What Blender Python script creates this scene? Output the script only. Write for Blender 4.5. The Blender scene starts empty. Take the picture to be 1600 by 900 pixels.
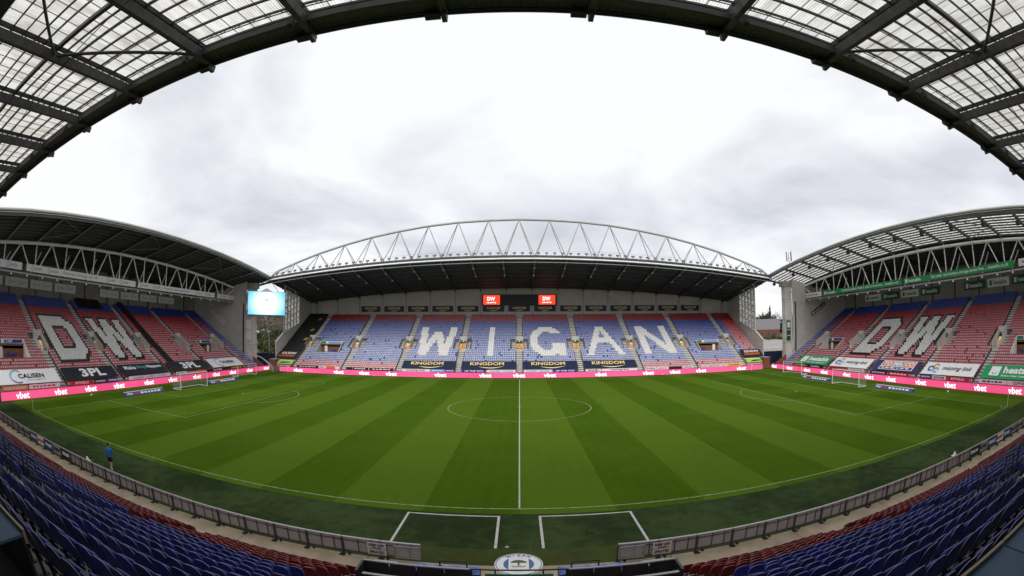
import bpy, bmesh, math, random
import numpy as np
from mathutils import Vector, Matrix
R = math.radians
random.seed(7); rng = np.random.default_rng(7)
S = bpy.context.scene
COL = S.collection

# ------------------------------------------------------------------ camera, sky, sun, exposure
cd = bpy.data.cameras.new('camera'); cam = bpy.data.objects.new('camera', cd); COL.objects.link(cam); S.camera = cam
cd.type = 'PANO'; cd.panorama_type = 'FISHEYE_EQUISOLID'; cd.sensor_width = 36.0
cd.fisheye_lens = 701.54 / 1600 * 36.0; cd.fisheye_fov = R(360)
cd.shift_x = -16.77 / 1600; cd.shift_y = 29.88 / 900
cd.clip_start = 0.05; cd.clip_end = 3000
_p, _y, _r = 0.0553, 0.0072, -0.0041
fw = Vector((math.sin(_y)*math.cos(_p), math.cos(_y)*math.cos(_p), math.sin(_p)))
rt = Vector((math.cos(_y), -math.sin(_y), 0)); up = rt.cross(fw)
rt, up = math.cos(_r)*rt + math.sin(_r)*up, -math.sin(_r)*rt + math.cos(_r)*up
cam.matrix_world = Matrix(((rt.x, up.x, -fw.x, 0.06), (rt.y, up.y, -fw.y, -57.05), (rt.z, up.z, -fw.z, 9.69), (0, 0, 0, 1)))

SUN_EL, SUN_AZ = R(44), R(192)
W = bpy.data.worlds.new('World'); S.world = W; W.use_nodes = True
nt = W.node_tree; nt.nodes.clear(); N = nt.nodes.new; L = nt.links.new
wo = N('ShaderNodeOutputWorld'); bg = N('ShaderNodeBackground'); L(bg.outputs[0], wo.inputs[0])
sky = N('ShaderNodeTexSky'); sky.sky_type = 'NISHITA'; sky.sun_disc = False; sky.sun_elevation = SUN_EL; sky.sun_rotation = SUN_AZ
sm = N('ShaderNodeVectorMath'); sm.operation = 'SCALE'; sm.inputs['Scale'].default_value = 0.10; L(sky.outputs[0], sm.inputs[0])
tc = N('ShaderNodeTexCoord'); sx = N('ShaderNodeSeparateXYZ'); L(tc.outputs['Generated'], sx.inputs[0])
ab = N('ShaderNodeMath'); ab.operation = 'ABSOLUTE'; L(sx.outputs[2], ab.inputs[0])
ad = N('ShaderNodeMath'); ad.operation = 'ADD'; ad.inputs[1].default_value = 0.22; L(ab.outputs[0], ad.inputs[0])
dv = N('ShaderNodeVectorMath'); dv.operation = 'DIVIDE'; L(tc.outputs['Generated'], dv.inputs[0])
cb = N('ShaderNodeCombineXYZ'); [L(ad.outputs[0], cb.inputs[i]) for i in (0, 1)]; cb.inputs[2].default_value = 1; L(cb.outputs[0], dv.inputs[1])
n1 = N('ShaderNodeTexNoise'); n1.inputs['Scale'].default_value = .95; n1.inputs['Detail'].default_value = 7; n1.inputs['Roughness'].default_value = .52; n1.inputs['Distortion'].default_value = .35; L(dv.outputs[0], n1.inputs['Vector'])
cr = N('ShaderNodeValToRGB'); L(n1.outputs[0], cr.inputs[0])
e = cr.color_ramp.elements; e[0].position = .34; e[0].color = (.455, .465, .51, 1); e[1].position = .575; e[1].color = (.725, .73, .74, 1)
em_ = cr.color_ramp.elements.new(.47); em_.color = (.60, .61, .645, 1)
mx = N('ShaderNodeMix'); mx.data_type = 'RGBA'; mx.inputs[0].default_value = .94; L(sm.outputs[0], mx.inputs[6]); L(cr.outputs[0], mx.inputs[7])
L(mx.outputs[2], bg.inputs[0]); bg.inputs[1].default_value = .95
sd = bpy.data.lights.new('sun', 'SUN'); sd.energy = 1.5; sd.angle = R(50); sd.color = (1, .97, .93)
so = bpy.data.objects.new('sun', sd); COL.objects.link(so)
so.rotation_euler = Vector((math.sin(SUN_AZ)*math.cos(SUN_EL), math.cos(SUN_AZ)*math.cos(SUN_EL), math.sin(SUN_EL))).to_track_quat('Z', 'Y').to_euler()
S.view_settings.view_transform = 'Standard'; S.view_settings.look = 'None'; S.view_settings.exposure = 0.58; S.view_settings.gamma = 1
S.cycles.max_bounces = 6; S.cycles.diffuse_bounces = 3; S.cycles.transmission_bounces = 4; S.cycles.transparent_max_bounces = 8
S.cycles.use_denoising = True

# ------------------------------------------------------------------ materials
MATS = {}
def mat(name, col, rough=.6, metal=0, var=.0, vscale=3.0, emit=None, estr=0, bump=0, spec=.4):
    if name in MATS: return MATS[name]
    m = bpy.data.materials.new(name); m.use_nodes = True; t = m.node_tree; b = t.nodes['Principled BSDF']
    b.inputs['Base Color'].default_value = (*col, 1); b.inputs['Roughness'].default_value = rough; b.inputs['Metallic'].default_value = metal
    b.inputs['Specular IOR Level'].default_value = spec
    if var:
        tx = t.nodes.new('ShaderNodeTexCoord'); n = t.nodes.new('ShaderNodeTexNoise'); n.inputs['Scale'].default_value = vscale; n.inputs['Detail'].default_value = 6
        t.links.new(tx.outputs['Object'], n.inputs['Vector'])
        mr = t.nodes.new('ShaderNodeMapRange'); mr.inputs[1].default_value = .3; mr.inputs[2].default_value = .7; mr.inputs[3].default_value = 1-var; mr.inputs[4].default_value = 1+var
        t.links.new(n.outputs[0], mr.inputs[0])
        vm = t.nodes.new('ShaderNodeVectorMath'); vm.operation = 'SCALE'; vm.inputs[0].default_value = col; t.links.new(mr.outputs[0], vm.inputs['Scale'])
        t.links.new(vm.outputs[0], b.inputs['Base Color'])
        if bump:
            bp = t.nodes.new('ShaderNodeBump'); bp.inputs['Strength'].default_value = bump; bp.inputs['Distance'].default_value = .02
            t.links.new(n.outputs[0], bp.inputs['Height']); t.links.new(bp.outputs[0], b.inputs['Normal'])
    if emit: b.inputs['Emission Color'].default_value = (*emit, 1); b.inputs['Emission Strength'].default_value = estr
    MATS[name] = m; return m
def attr_mat(name, rough=.35, spec=.5):
    m = bpy.data.materials.new(name); m.use_nodes = True; t = m.node_tree; b = t.nodes['Principled BSDF']
    a = t.nodes.new('ShaderNodeAttribute'); a.attribute_name = 'Col'; t.links.new(a.outputs['Color'], b.inputs['Base Color'])
    b.inputs['Roughness'].default_value = rough; b.inputs['Specular IOR Level'].default_value = spec
    MATS[name] = m; return m
conc = mat('concrete_pale', (.36, .345, .32), .85, var=.22, vscale=1.2)
concd = mat('concrete_dark', (.17, .165, .16), .9, var=.25, vscale=.8)
stairc = mat('stair_concrete', (.62, .60, .565), .85, var=.18, vscale=2.5)
wallp = mat('wall_render', (.56, .52, .49), .8, var=.10, vscale=.5)
wallb = mat('wall_cladding', (.52, .48, .45), .7, var=.08, vscale=.7)
steelw = mat('white_steel', (.84, .84, .82), .45, var=.08, vscale=2)
steelg = mat('grey_steel', (.32, .32, .33), .45, .3, var=.12, vscale=2)
steeld = mat('dark_steel', (.072, .070, .072), .5, .2, var=.25, vscale=1.5)
steelb = mat('black_steel', (.020, .020, .021), .5)
deck = mat('dark_roof_deck', (.075, .082, .098), .7, var=.2, vscale=.6)
black = mat('black_plastic', (.012, .012, .013), .5)
white = mat('white_print', (.78, .78, .78), .6, var=.03, vscale=4)
navy = mat('navy_print', (.018, .026, .055), .55, var=.12, vscale=1.5)
blackcloth = mat('black_cloth', (.012, .012, .014), .8, var=.3, vscale=1.2)
gold = mat('gold_print', (.85, .64, .26), .5)
goldl = mat('gold_pale_print', (.82, .70, .36), .5)
ink = mat('ink_print', (.02, .02, .04), .6)
inkgrey = mat('grey_print', (.22, .23, .27), .6)
green = mat('green_print', (.012, .25, .075), .55, var=.06, vscale=2)
greend = mat('dark_green_print', (.004, .09, .04), .55, var=.06)
teal = mat('teal_print', (.12, .48, .42), .55); purple = mat('purple_print', (.20, .10, .42), .55); skyb = mat('skyblue_print', (.12, .42, .75), .55)
bluep = mat('blue_print', (.02, .05, .28), .55); orange = mat('orange_print', (.75, .15, .03), .55); amber = mat('amber_print', (.62, .36, .10), .55)
redp = mat('red_print', (.50, .02, .03), .55); lime = mat('lime_print', (.36, .62, .08), .55); yellow = mat('yellow_print', (.75, .65, .05), .55)
pink = mat('pink_led', (.75, .06, .22), .4, emit=(1.0, .11, .27), estr=.45)
ledw = mat('white_led', (.85, .85, .85), .5, emit=(1, .97, .98), estr=.75)
brick = mat('red_brick', (.22, .075, .045), .85, var=.3, vscale=3)
wood = mat('brown_panel', (.20, .085, .04), .6, var=.15)
ochre = mat('ochre_wall', (.58, .44, .27), .7, var=.1)
grey_board = mat('hoarding_back', (.33, .30, .305), .6, var=.08, vscale=2)
seatmat = attr_mat('seat_plastic', .38, .45)
chair_blue = mat('seat_blue', (.016, .028, .23), .36, spec=.4, var=.18, vscale=2.0)
chair_blue_rim = mat('seat_blue_rim', (.32, .33, .42), .4); chair_red_rim = mat('seat_red_rim', (.46, .20, .20), .4)  # paler rims: sky light on the seat-back edges painted into the colour
chair_red = mat('seat_red', (.17, .007, .009), .32, spec=.5, var=.18, vscale=2.0)
def vary(m, lo, hi):
    t = m.node_tree; b = t.nodes['Principled BSDF']; oi = t.nodes.new('ShaderNodeObjectInfo'); g = t.nodes.new('ShaderNodeNewGeometry')
    a = t.nodes.new('ShaderNodeMath'); a.operation = 'ADD'; t.links.new(oi.outputs['Random'], a.inputs[0]); t.links.new(g.outputs['Random Per Island'], a.inputs[1])
    f = t.nodes.new('ShaderNodeMath'); f.operation = 'FRACT'; t.links.new(a.outputs[0], f.inputs[0])
    mr = t.nodes.new('ShaderNodeMapRange'); mr.inputs[3].default_value = lo; mr.inputs[4].default_value = hi; t.links.new(f.outputs[0], mr.inputs[0])
    v = t.nodes.new('ShaderNodeVectorMath'); v.operation = 'SCALE'; src = b.inputs['Base Color'].links[0].from_socket; t.links.new(src, v.inputs[0]); t.links.new(mr.outputs[0], v.inputs['Scale']); t.links.new(v.outputs[0], b.inputs['Base Color'])
vary(chair_blue, .62, 1.38); vary(chair_red, .65, 1.35)
bracket_m = mat('seat_bracket', (.02, .02, .022), .5)

# ------------------------------------------------------------------ helpers
class MB:
    def __init__(s): s.v = []; s.f = []; s.mi = []
    def quad(s, *p, m=0):
        n = len(s.v); s.v += [tuple(q) for q in p]; s.f.append(tuple(range(n, n+len(p)))); s.mi.append(m); return s
    def box(s, a, b, m=0):
        (x0, y0, z0), (x1, y1, z1) = a, b; n = len(s.v)
        s.v += [(x0,y0,z0),(x1,y0,z0),(x1,y1,z0),(x0,y1,z0),(x0,y0,z1),(x1,y0,z1),(x1,y1,z1),(x0,y1,z1)]
        for q in ((0,3,2,1),(4,5,6,7),(0,1,5,4),(1,2,6,5),(2,3,7,6),(3,0,4,7)): s.f.append(tuple(n+i for i in q)); s.mi.append(m)
        return s
    def beam(s, p, q, w, h, m=0, upv=(0,0,1)):
        p, q = Vector(p), Vector(q); d = (q-p).normalized(); u = Vector(upv); x = d.cross(u)
        if x.length < 1e-4: x = d.cross(Vector((1,0,0)))
        x.normalize(); y = x.cross(d); n = len(s.v)
        for c in (p, q):
            for a, b in ((-1,-1),(1,-1),(1,1),(-1,1)): s.v.append(tuple(c + x*(a*w/2) + y*(b*h/2)))
        for k in ((0,1,2,3),(7,6,5,4),(0,4,5,1),(1,5,6,2),(2,6,7,3),(3,7,4,0)): s.f.append(tuple(n+i for i in k)); s.mi.append(m)
        return s
    def tube(s, p, q, r, r2=None, n=8, m=0, caps=True):
        p, q = Vector(p), Vector(q); r2 = r if r2 is None else r2; d = (q-p).normalized()
        x = d.orthogonal().normalized(); y = d.cross(x); k = len(s.v)
        for c, rr in ((p, r), (q, r2)):
            for i in range(n): a = 2*math.pi*i/n; s.v.append(tuple(c + x*(rr*math.cos(a)) + y*(rr*math.sin(a))))
        for i in range(n): j = (i+1) % n; s.f.append((k+i, k+j, k+n+j, k+n+i)); s.mi.append(m)
        if caps: s.f.append(tuple(k+i for i in range(n-1,-1,-1))); s.mi.append(m); s.f.append(tuple(k+n+i for i in range(n))); s.mi.append(m)
        return s
    def prism(s, poly, d, m=0):
        # poly: list of 3-D points, extruded by vector d
        k = len(s.v); n = len(poly); d = Vector(d)
        s.v += [tuple(p) for p in poly] + [tuple(Vector(p)+d) for p in poly]
        s.f.append(tuple(range(k+n-1, k-1, -1))); s.mi.append(m); s.f.append(tuple(range(k+n, k+2*n))); s.mi.append(m)
        for i in range(n): j = (i+1) % n; s.f.append((k+i, k+j, k+n+j, k+n+i)); s.mi.append(m)
        return s
    def mesh(s, name):
        me = bpy.data.meshes.new(name); me.from_pydata(s.v, [], s.f); me.polygons.foreach_set('material_index', s.mi); me.update(); return me
    def build(s, name, mats, parent=None, loc=(0,0,0), rot=(0,0,0), smooth=False):
        me = s.mesh(name)
        for m in (mats if isinstance(mats, (list, tuple)) else [mats]): me.materials.append(m)
        if smooth: me.polygons.foreach_set('use_smooth', [True]*len(me.polygons))
        return link(name, me, parent, loc, rot)
def link(name, me, parent=None, loc=(0,0,0), rot=(0,0,0), scale=(1,1,1)):
    o = bpy.data.objects.new(name, me); COL.objects.link(o); o.parent = parent
    o.location = loc; o.rotation_euler = rot; o.scale = scale; return o
def tag(o, label, cat, group=None):
    o['label'] = label; o['category'] = cat
    if group: o['group'] = group
    return o
def thing(name, label, cat, loc=(0,0,0), rot=(0,0,0), group=None):
    o = link(name, None, None, loc, rot); return tag(o, label, cat, group)
def struct(o): o['kind'] = 'structure'; return o
def stuff(o): o['kind'] = 'stuff'; return o
def copy_tree(o, parent=None):
    c = o.copy(); COL.objects.link(c); c.parent = parent
    for ch in list(o.children): copy_tree(ch, c)
    return c
_tx = {}
def text_mesh(body, bold=0.0, shear=0.0):
    k = (body, bold, shear)
    if k not in _tx:
        cu = bpy.data.curves.new('t', 'FONT'); cu.body = body; cu.size = 1; cu.offset = bold; cu.shear = shear; cu.resolution_u = 3; cu.extrude = .004; cu.space_character = 1.0 + bold
        o = bpy.data.objects.new('t', cu); COL.objects.link(o); dg = bpy.context.evaluated_depsgraph_get()
        me = bpy.data.meshes.new_from_object(o.evaluated_get(dg)); bpy.data.objects.remove(o); bpy.data.curves.remove(cu)
        n = len(me.vertices); a = np.empty(n*3); me.vertices.foreach_get('co', a); a = a.reshape(-1, 3)
        lo, hi = a.min(0), a.max(0); a[:, 0] -= (lo[0]+hi[0])/2; a[:, 1] -= (lo[1]+hi[1])/2
        me.vertices.foreach_set('co', a.ravel()); me.update(); me.materials.clear()
        _tx[k] = (me, hi[0]-lo[0], hi[1]-lo[1])
    return _tx[k]
_txm = {}; _txl = {}
def letters(body, m, parent, loc, ang, width, height, bold=0., shear=0.):
    k = (body, bold, shear, m.name)
    if k not in _txl:
        me, w, h = text_mesh(body, bold, shear); n = len(me.vertices); par = list(range(n))
        def fd_(i):
            while par[i] != i: par[i] = par[par[i]]; i = par[i]
            return i
        for e_ in me.edges: par[fd_(e_.vertices[0])] = fd_(e_.vertices[1])
        co = [tuple(v.co) for v in me.vertices]; isl = {}
        for i in range(n): isl.setdefault(fd_(i), []).append(i)
        gs = sorted([[min(co[i][0] for i in g), max(co[i][0] for i in g), set(g)] for g in isl.values()], key=lambda g: g[0]); out = []
        for g in gs:
            if out and min(out[-1][1], g[1])-max(out[-1][0], g[0]) > .6*min(out[-1][1]-out[-1][0], g[1]-g[0]): out[-1] = [min(out[-1][0], g[0]), max(out[-1][1], g[1]), out[-1][2] | g[2]]
            else: out.append(g)
        res = []
        for g in out:
            ids = sorted(g[2]); mp = {v: q for q, v in enumerate(ids)}
            lm = bpy.data.meshes.new('letter'); lm.from_pydata([co[i] for i in ids], [], [tuple(mp[v] for v in p.vertices) for p in me.polygons if p.vertices[0] in mp]); lm.materials.append(m); res.append(lm)
        _txl[k] = (res, w, h)
    res, w, h = _txl[k]
    for lm in res: link('letter', lm, parent, loc, (ang, 0, 0), (width/w, height/h, 1))
def text(body, m, parent, loc, ang, width=None, height=None, bold=.0, shear=0., rz=0, name='lettering'):
    me, w, h = text_mesh(body, bold, shear); k = (body, bold, shear, m.name)
    if k not in _txm: c = me.copy(); c.materials.append(m); _txm[k] = c
    sxx = width/w if width else height/h; syy = height/h if height else width/w
    return link(name, _txm[k], parent, loc, (ang, 0, rz), (sxx, syy, 1))
def bars(parent, w_, h, m, loc, ang, n=4, seed=0):
    q = random.Random(seed*7+n); b = MB(); x = -w_/2
    while x < w_/2-.08*w_:
        l = w_*q.uniform(.08, .2); l = min(l, w_/2-x); b.box((x, -h/2*q.uniform(.6, 1), 0), (x+l, h/2*q.uniform(.6, 1), .006)); x += l+w_*.05
    return stuff(b.build('small_print', m, parent, loc, (ang, 0, 0)))
def arc_mesh(r0, r1, a0, a1, n=20, th=.006, sx=1, sy=1):
    b = MB(); 
    for i in range(n):
        a, c = R(a0+(a1-a0)*i/n), R(a0+(a1-a0)*(i+1)/n)
        P = lambda r, t: (r*math.cos(t)*sx, r*math.sin(t)*sy, 0)
        b.prism([P(r0,a), P(r1,a), P(r1,c), P(r0,c)][::(1 if a1>a0 else -1)], (0,0,th))
    return b
def shape(parent, mb, m, loc, ang, name='emblem', rz=0, smooth=False): return mb.build(name, m, parent, loc, (ang, 0, rz), smooth)
def plate(w, h, th=.01):
    return MB().box((-w/2, -h/2, 0), (w/2, h/2, th))
def swoosh(w, h):
    b = MB(); n = 14; tp = []; bt = []
    for i in range(n+1):
        t = i/n; x = -w/2+w*t; y = -h*math.sin(math.pi*t)*.75 + h*.35*t; th = h*.5*math.sin(math.pi*t)**.8*(1-.4*t) + .002
        tp.append((x, y+th/2, 0)); bt.append((x, y-th/2, 0))
    for i in range(n): b.prism([bt[i], bt[i+1], tp[i+1], tp[i]], (0, 0, .008))
    return b

# ------------------------------------------------------------------ setting: ground, pitch, walkway
def grass_mat(name, light, dark, stripes=True, nscale=.6):
    m = bpy.data.materials.new(name); m.use_nodes = True; t = m.node_tree; b = t.nodes['Principled BSDF']; NN = t.nodes.new; LL = t.links.new
    b.inputs['Roughness'].default_value = .95; b.inputs['Specular IOR Level'].default_value = .02
    tx = NN('ShaderNodeTexCoord'); nz = NN('ShaderNodeTexNoise'); nz.inputs['Scale'].default_value = 1.3; nz.inputs['Detail'].default_value = 4; LL(tx.outputs['Object'], nz.inputs['Vector'])
    def M(op, a, bb=None, c=None):
        q = NN('ShaderNodeMath'); q.operation = op
        for i, v in enumerate((a, bb, c)):
            if v is None: continue
            if hasattr(v, 'is_linked'): LL(v, q.inputs[i])
            else: q.inputs[i].default_value = v
        return q.outputs[0]
    xyz = NN('ShaderNodeSeparateXYZ'); LL(tx.outputs['Object'], xyz.inputs[0])
    fine = NN('ShaderNodeTexNoise'); fine.inputs['Scale'].default_value = 9; fine.inputs['Detail'].default_value = 8; fine.inputs['Roughness'].default_value = .7; LL(tx.outputs['Object'], fine.inputs['Vector'])
    big = NN('ShaderNodeTexNoise'); big.inputs['Scale'].default_value = .16; big.inputs['Detail'].default_value = 5; LL(tx.outputs['Object'], big.inputs['Vector'])
    if stripes:
        xj = M('MULTIPLY_ADD', nz.outputs[0], .22, M('ADD', xyz.outputs[0], -.11))
        st = M('FLOORED_MODULO', M('FLOOR', M('DIVIDE', xj, 5.25)), 2)
        yj = M('MULTIPLY_ADD', nz.outputs[0], .3, xyz.outputs[1])
        cs = M('FLOORED_MODULO', M('FLOOR', M('DIVIDE', M('ADD', yj, 34), 5.6)), 2)
        # fine mower lines inside a stripe
        ml = M('MULTIPLY', M('SINE', M('MULTIPLY', xyz.outputs[0], 2*math.pi/1.05)), .045)
        edge = M('GREATER_THAN', M('ABSOLUTE', xyz.outputs[0]), 36)
        fac = M('ADD', M('MULTIPLY_ADD', st, .66, M('MULTIPLY', M('MULTIPLY', cs, edge), .22)), ml)
        fac = M('ADD', fac, M('ADD', M('MULTIPLY', M('SUBTRACT', big.outputs[0], .5), .9), M('MULTIPLY', M('SUBTRACT', nz.outputs[0], .5), .45)))
    else:
        fac = M('MULTIPLY_ADD', M('SUBTRACT', big.outputs[0], .5), 3.4, M('MULTIPLY_ADD', M('SUBTRACT', nz.outputs[0], .5), 2.0, .5))
    mxx = NN('ShaderNodeMix'); mxx.data_type = 'RGBA'; mxx.inputs[6].default_value = (*light, 1); mxx.inputs[7].default_value = (*dark, 1); LL(fac, mxx.inputs[0])
    mr = NN('ShaderNodeMapRange'); mr.inputs[1].default_value = .3; mr.inputs[2].default_value = .7; mr.inputs[3].default_value = .72; mr.inputs[4].default_value = 1.28; LL(fine.outputs[0], mr.inputs[0])
    vs = NN('ShaderNodeVectorMath'); vs.operation = 'SCALE'; LL(mxx.outputs[2], vs.inputs[0]); LL(mr.outputs[0], vs.inputs['Scale'])
    LL(vs.outputs[0], b.inputs['Base Color'])
    bp = NN('ShaderNodeBump'); bp.inputs['Strength'].default_value = .5; bp.inputs['Distance'].default_value = .03; LL(fine.outputs[0], bp.inputs['Height']); LL(bp.outputs[0], b.inputs['Normal'])
    return m
def sheet(name, x0, y0, x1, y1, z, m, parent=None): return MB().quad((x0,y0,z),(x1,y0,z),(x1,y1,z),(x0,y1,z)).build(name, m, parent)
asph = mat('asphalt', (.085, .082, .08), .9, var=.25, vscale=.15)
struct(sheet('ground', -1500, -1500, 1500, 1500, -.06, mat('ground_grass', (.055, .075, .03), .95, var=.35, vscale=.05)))
struct(sheet('forecourt', -150, -120, 150, 150, -.04, asph))
turf_m = grass_mat('near_turf', (.046, .070, .025), (.021, .037, .013), False)
struct(sheet('turf_margin', -66, -40.9, 66, -34.55, -.004, turf_m))
struct(sheet('turf_strip', -12, -42.6, 12, -38.92, .0, grass_mat('olive_turf', (.062, .074, .022), (.044, .056, .017), False)))
pitch = struct(sheet('pitch', -62.2, -34.75, 62.2, 38.6, .0, grass_mat('pitch_grass', (.074, .136, .0100), (.040, .086, .0025))))
line_m = mat('line_paint', (.25, .31, .185), .85, var=.5, vscale=2.5); line_b = mat('line_paint_fresh', (.44, .47, .38), .85, var=.3, vscale=3)
def pline(name, x0, y0, x1, y1): sheet(name, x0, y0, x1, y1, .005, line_b if name == 'halfway_line' else line_m, pitch)
w = .048
for sy in (-1, 1): pline('touchline', -52.5, sy*34-w, 52.5, sy*34+w)
pline('halfway_line', -w, -34+w, w, 34-w)
for sx_ in (-1, 1):
    X = 52.5*sx_
    pline('goal_line', X-w, -34+w, X+w, 34-w)
    for d, hw in ((16.5, 20.16), (5.5, 9.16)):
        x2 = X-sx_*d; pline('box_line', x2-w, -hw-w, x2+w, hw+w)
        for sy in (-1, 1): pline('box_line', min(X-sx_*w, x2+sx_*w), sy*hw-w, max(X-sx_*w, x2+sx_*w), sy*hw+w)
def ring(name, cx, cy, r, a0, a1, n=64, ww=.048):
    b = MB()
    for i in range(n):
        a, c = R(a0+(a1-a0)*i/n), R(a0+(a1-a0)*(i+1)/n)
        P = lambda rr, t: (cx+rr*math.cos(t), cy+rr*math.sin(t), .0055)
        b.quad(P(r-ww,a), P(r+ww,a), P(r+ww,c), P(r-ww,c))
    b.build(name, line_m, pitch)
ring('centre_circle', 0, 0, 9.15, 0, 360)
ring('centre_spot', 0, 0, .12, 0, 360, 12, .12)
for s_ in (-1, 1):
    ring('penalty_spot', s_*41.5, 0, .13, 0, 360, 12, .13)
    ring('penalty_arc', s_*41.5, 0, 9.15, (180-53 if s_ > 0 else -53), (180+53 if s_ > 0 else 53), 28)
    for q in (-1, 1):
        a0 = {(-1,-1): 0, (1,-1): 90, (1,1): 180, (-1,1): 270}[(s_, q)]
        ring('corner_arc', s_*52.5, q*34, 1, a0, a0+90, 10)
area_m = mat('technical_area_paint', (.50, .49, .46), .8, var=.2, vscale=5)
for s_ in (-1, 1):
    for a, b in (((1.0,-38.85),(1.13,-35.15)), ((5.82,-38.87),(5.95,-35.15)), ((1.0,-35.15),(5.95,-35.03))):
        sheet('technical_area_line', min(s_*a[0], s_*b[0]), a[1], max(s_*a[0], s_*b[0]), b[1], .006, area_m, pitch)
# walkway of slabs in front of the near stand
slabm = mat('walkway_slab', (.36, .295, .21), .9, var=.22, vscale=.9, bump=.2)
walk = struct(sheet('walkway', -64, -43.05, 64, -40.58, -.002, mat('walkway_joint', (.03, .026, .02), .9)))
for k in range(-10, 10):
    x0, x1 = k*6.4+.02, k*6.4+6.38
    if x1 <= -6 or x0 >= 6: pass
    MB().box((x0, -43.05, -.1), (x1, -40.56, .03)).build('slab', slabm, walk)

# ------------------------------------------------------------------ stands
def far_letters():
    def seg(c, r, a, b, hw):
        (x0, y0), (x1, y1) = a, b; t = 0 if y1 == y0 else (r-y0)/(y1-y0)
        return 0 <= t <= 1 and abs(c-(x0+(x1-x0)*t)) <= hw
    def Wl(c, r): return seg(c,r,(4.9,0),(7.9,17),2.1) or seg(c,r,(7.9,17),(13.9,2.6),2.1) and r > 2.6 or seg(c,r,(13.9,2.6),(20.3,17),2.1) and r > 2.6 or seg(c,r,(20.3,17),(23.3,0),2.1)
    def Il(c, r): return 12 <= c < 16
    def Gl(c, r):
        d = ((c-13.6)/9.6)**2+((r-8.5)/8.6)**2; di = ((c-13.6)/5.6)**2+((r-8.5)/5.4)**2
        on = d <= 1.02 and di >= 1
        if c > 15 and 4 < r < 10: on = False
        if 16.5 <= c < 23.5 and 10 <= r < 12.6: on = True
        if 19.5 <= c < 23.5 and 10 <= r < 17: on = True
        return on
    def Al(c, r): return seg(c,r,(14,-.5),(4.9,17),2.0) or seg(c,r,(14,-.5),(23.1,17),2.0) or (7 <= r < 10.2 and abs(c-14) < (r+.5)*.52)
    def Nl(c, r): return 3.9 <= c < 7.8 or 20 <= c < 24 or seg(c,r,(6,0),(21.6,17),2.6)
    return {-2: Wl, -1: Il, 0: Gl, 1: Al, 2: Nl}
def D_in(c, r):
    if not (4.5 <= c < 22.5 and 0 <= r < 17): return False
    if c > 18.5 and (r < (c-18.5)*.9 or 17-r < (c-18.5)*.9): return False
    if 9 <= c < 17.5 and 3.6 <= r < 13.4 and not (c > 15 and (r-3.6 < (c-15)*.8 or 13.4-r < (c-15)*.8)): return False
    return True
def W_in(c, r):
    def seg(a, b, hw):
        (x0, y0), (x1, y1) = a, b; t = (r-y0)/(y1-y0); return 0 <= t <= 1 and abs(c-(x0+(x1-x0)*t)) <= hw
    return 0 <= r < 17 and (seg((4.6,0),(8.2,17),2.3) or (r > 1 and (seg((8.2,17),(13.9,0),2.3) or seg((13.9,0),(19.8,17),2.3))) or (r <= 1 and abs(c-13.9) < 2.3) or seg((19.8,17),(23.2,0),2.3))

RED, BLU, WHT, BLK = np.array((.34,.009,.015)), np.array((.018,.042,.27)), np.array((.72,.71,.68)), np.array((.012,.012,.014))
def seat_template():
    v = []; f = []; k = []
    def bx(x, y0, y1, z0, z1, lean, kind):
        n = len(v)
        for z in (z0, z1):
            o = lean*(z-z0)
            v.extend([(-x, y0+o, z), (x, y0+o, z), (x, y1+o, z), (-x, y1+o, z)])
        f.extend([tuple(n+i for i in q) for q in ((4,5,6,7),(0,1,5,4),(1,2,6,5),(2,3,7,6),(3,0,4,7),(0,3,2,1))]); k.extend([kind]*8)
    bx(.197, .50, .535, .42, .84, .16, 0)
    bx(.135, .33, .40, .30, .64, .30, 1)
    return np.array(v), f, np.array(k)
TV, TF, TK = seat_template()
def seat_mass(name, parent, items):
    # items: (u, v, z, back colour, pan colour)
    n = len(items); P = np.array([i[:3] for i in items]); nv = len(TV)
    jz = rng.normal(0, .006, n); V = (TV[None] + P[:, None, :]); V[:, :, 2] += jz[:, None]; V = V.reshape(-1, 3)
    F = np.array(TF)[None] + (np.arange(n)*nv)[:, None, None]
    me = bpy.data.meshes.new(name); me.from_pydata(V.tolist(), [], F.reshape(-1, 4).tolist())
    bc = np.array([i[3] for i in items]); pc = np.array([i[4] for i in items])
    C4 = np.ones((n, nv, 4)); C4[:, :, :3] = np.where((TK == 1)[None, :, None], pc[:, None, :], bc[:, None, :])
    a = me.color_attributes.new('Col', 'FLOAT_COLOR', 'POINT'); a.data.foreach_set('color', C4.ravel()); me.materials.append(seatmat)
    return stuff(link(name, me, parent))

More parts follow.
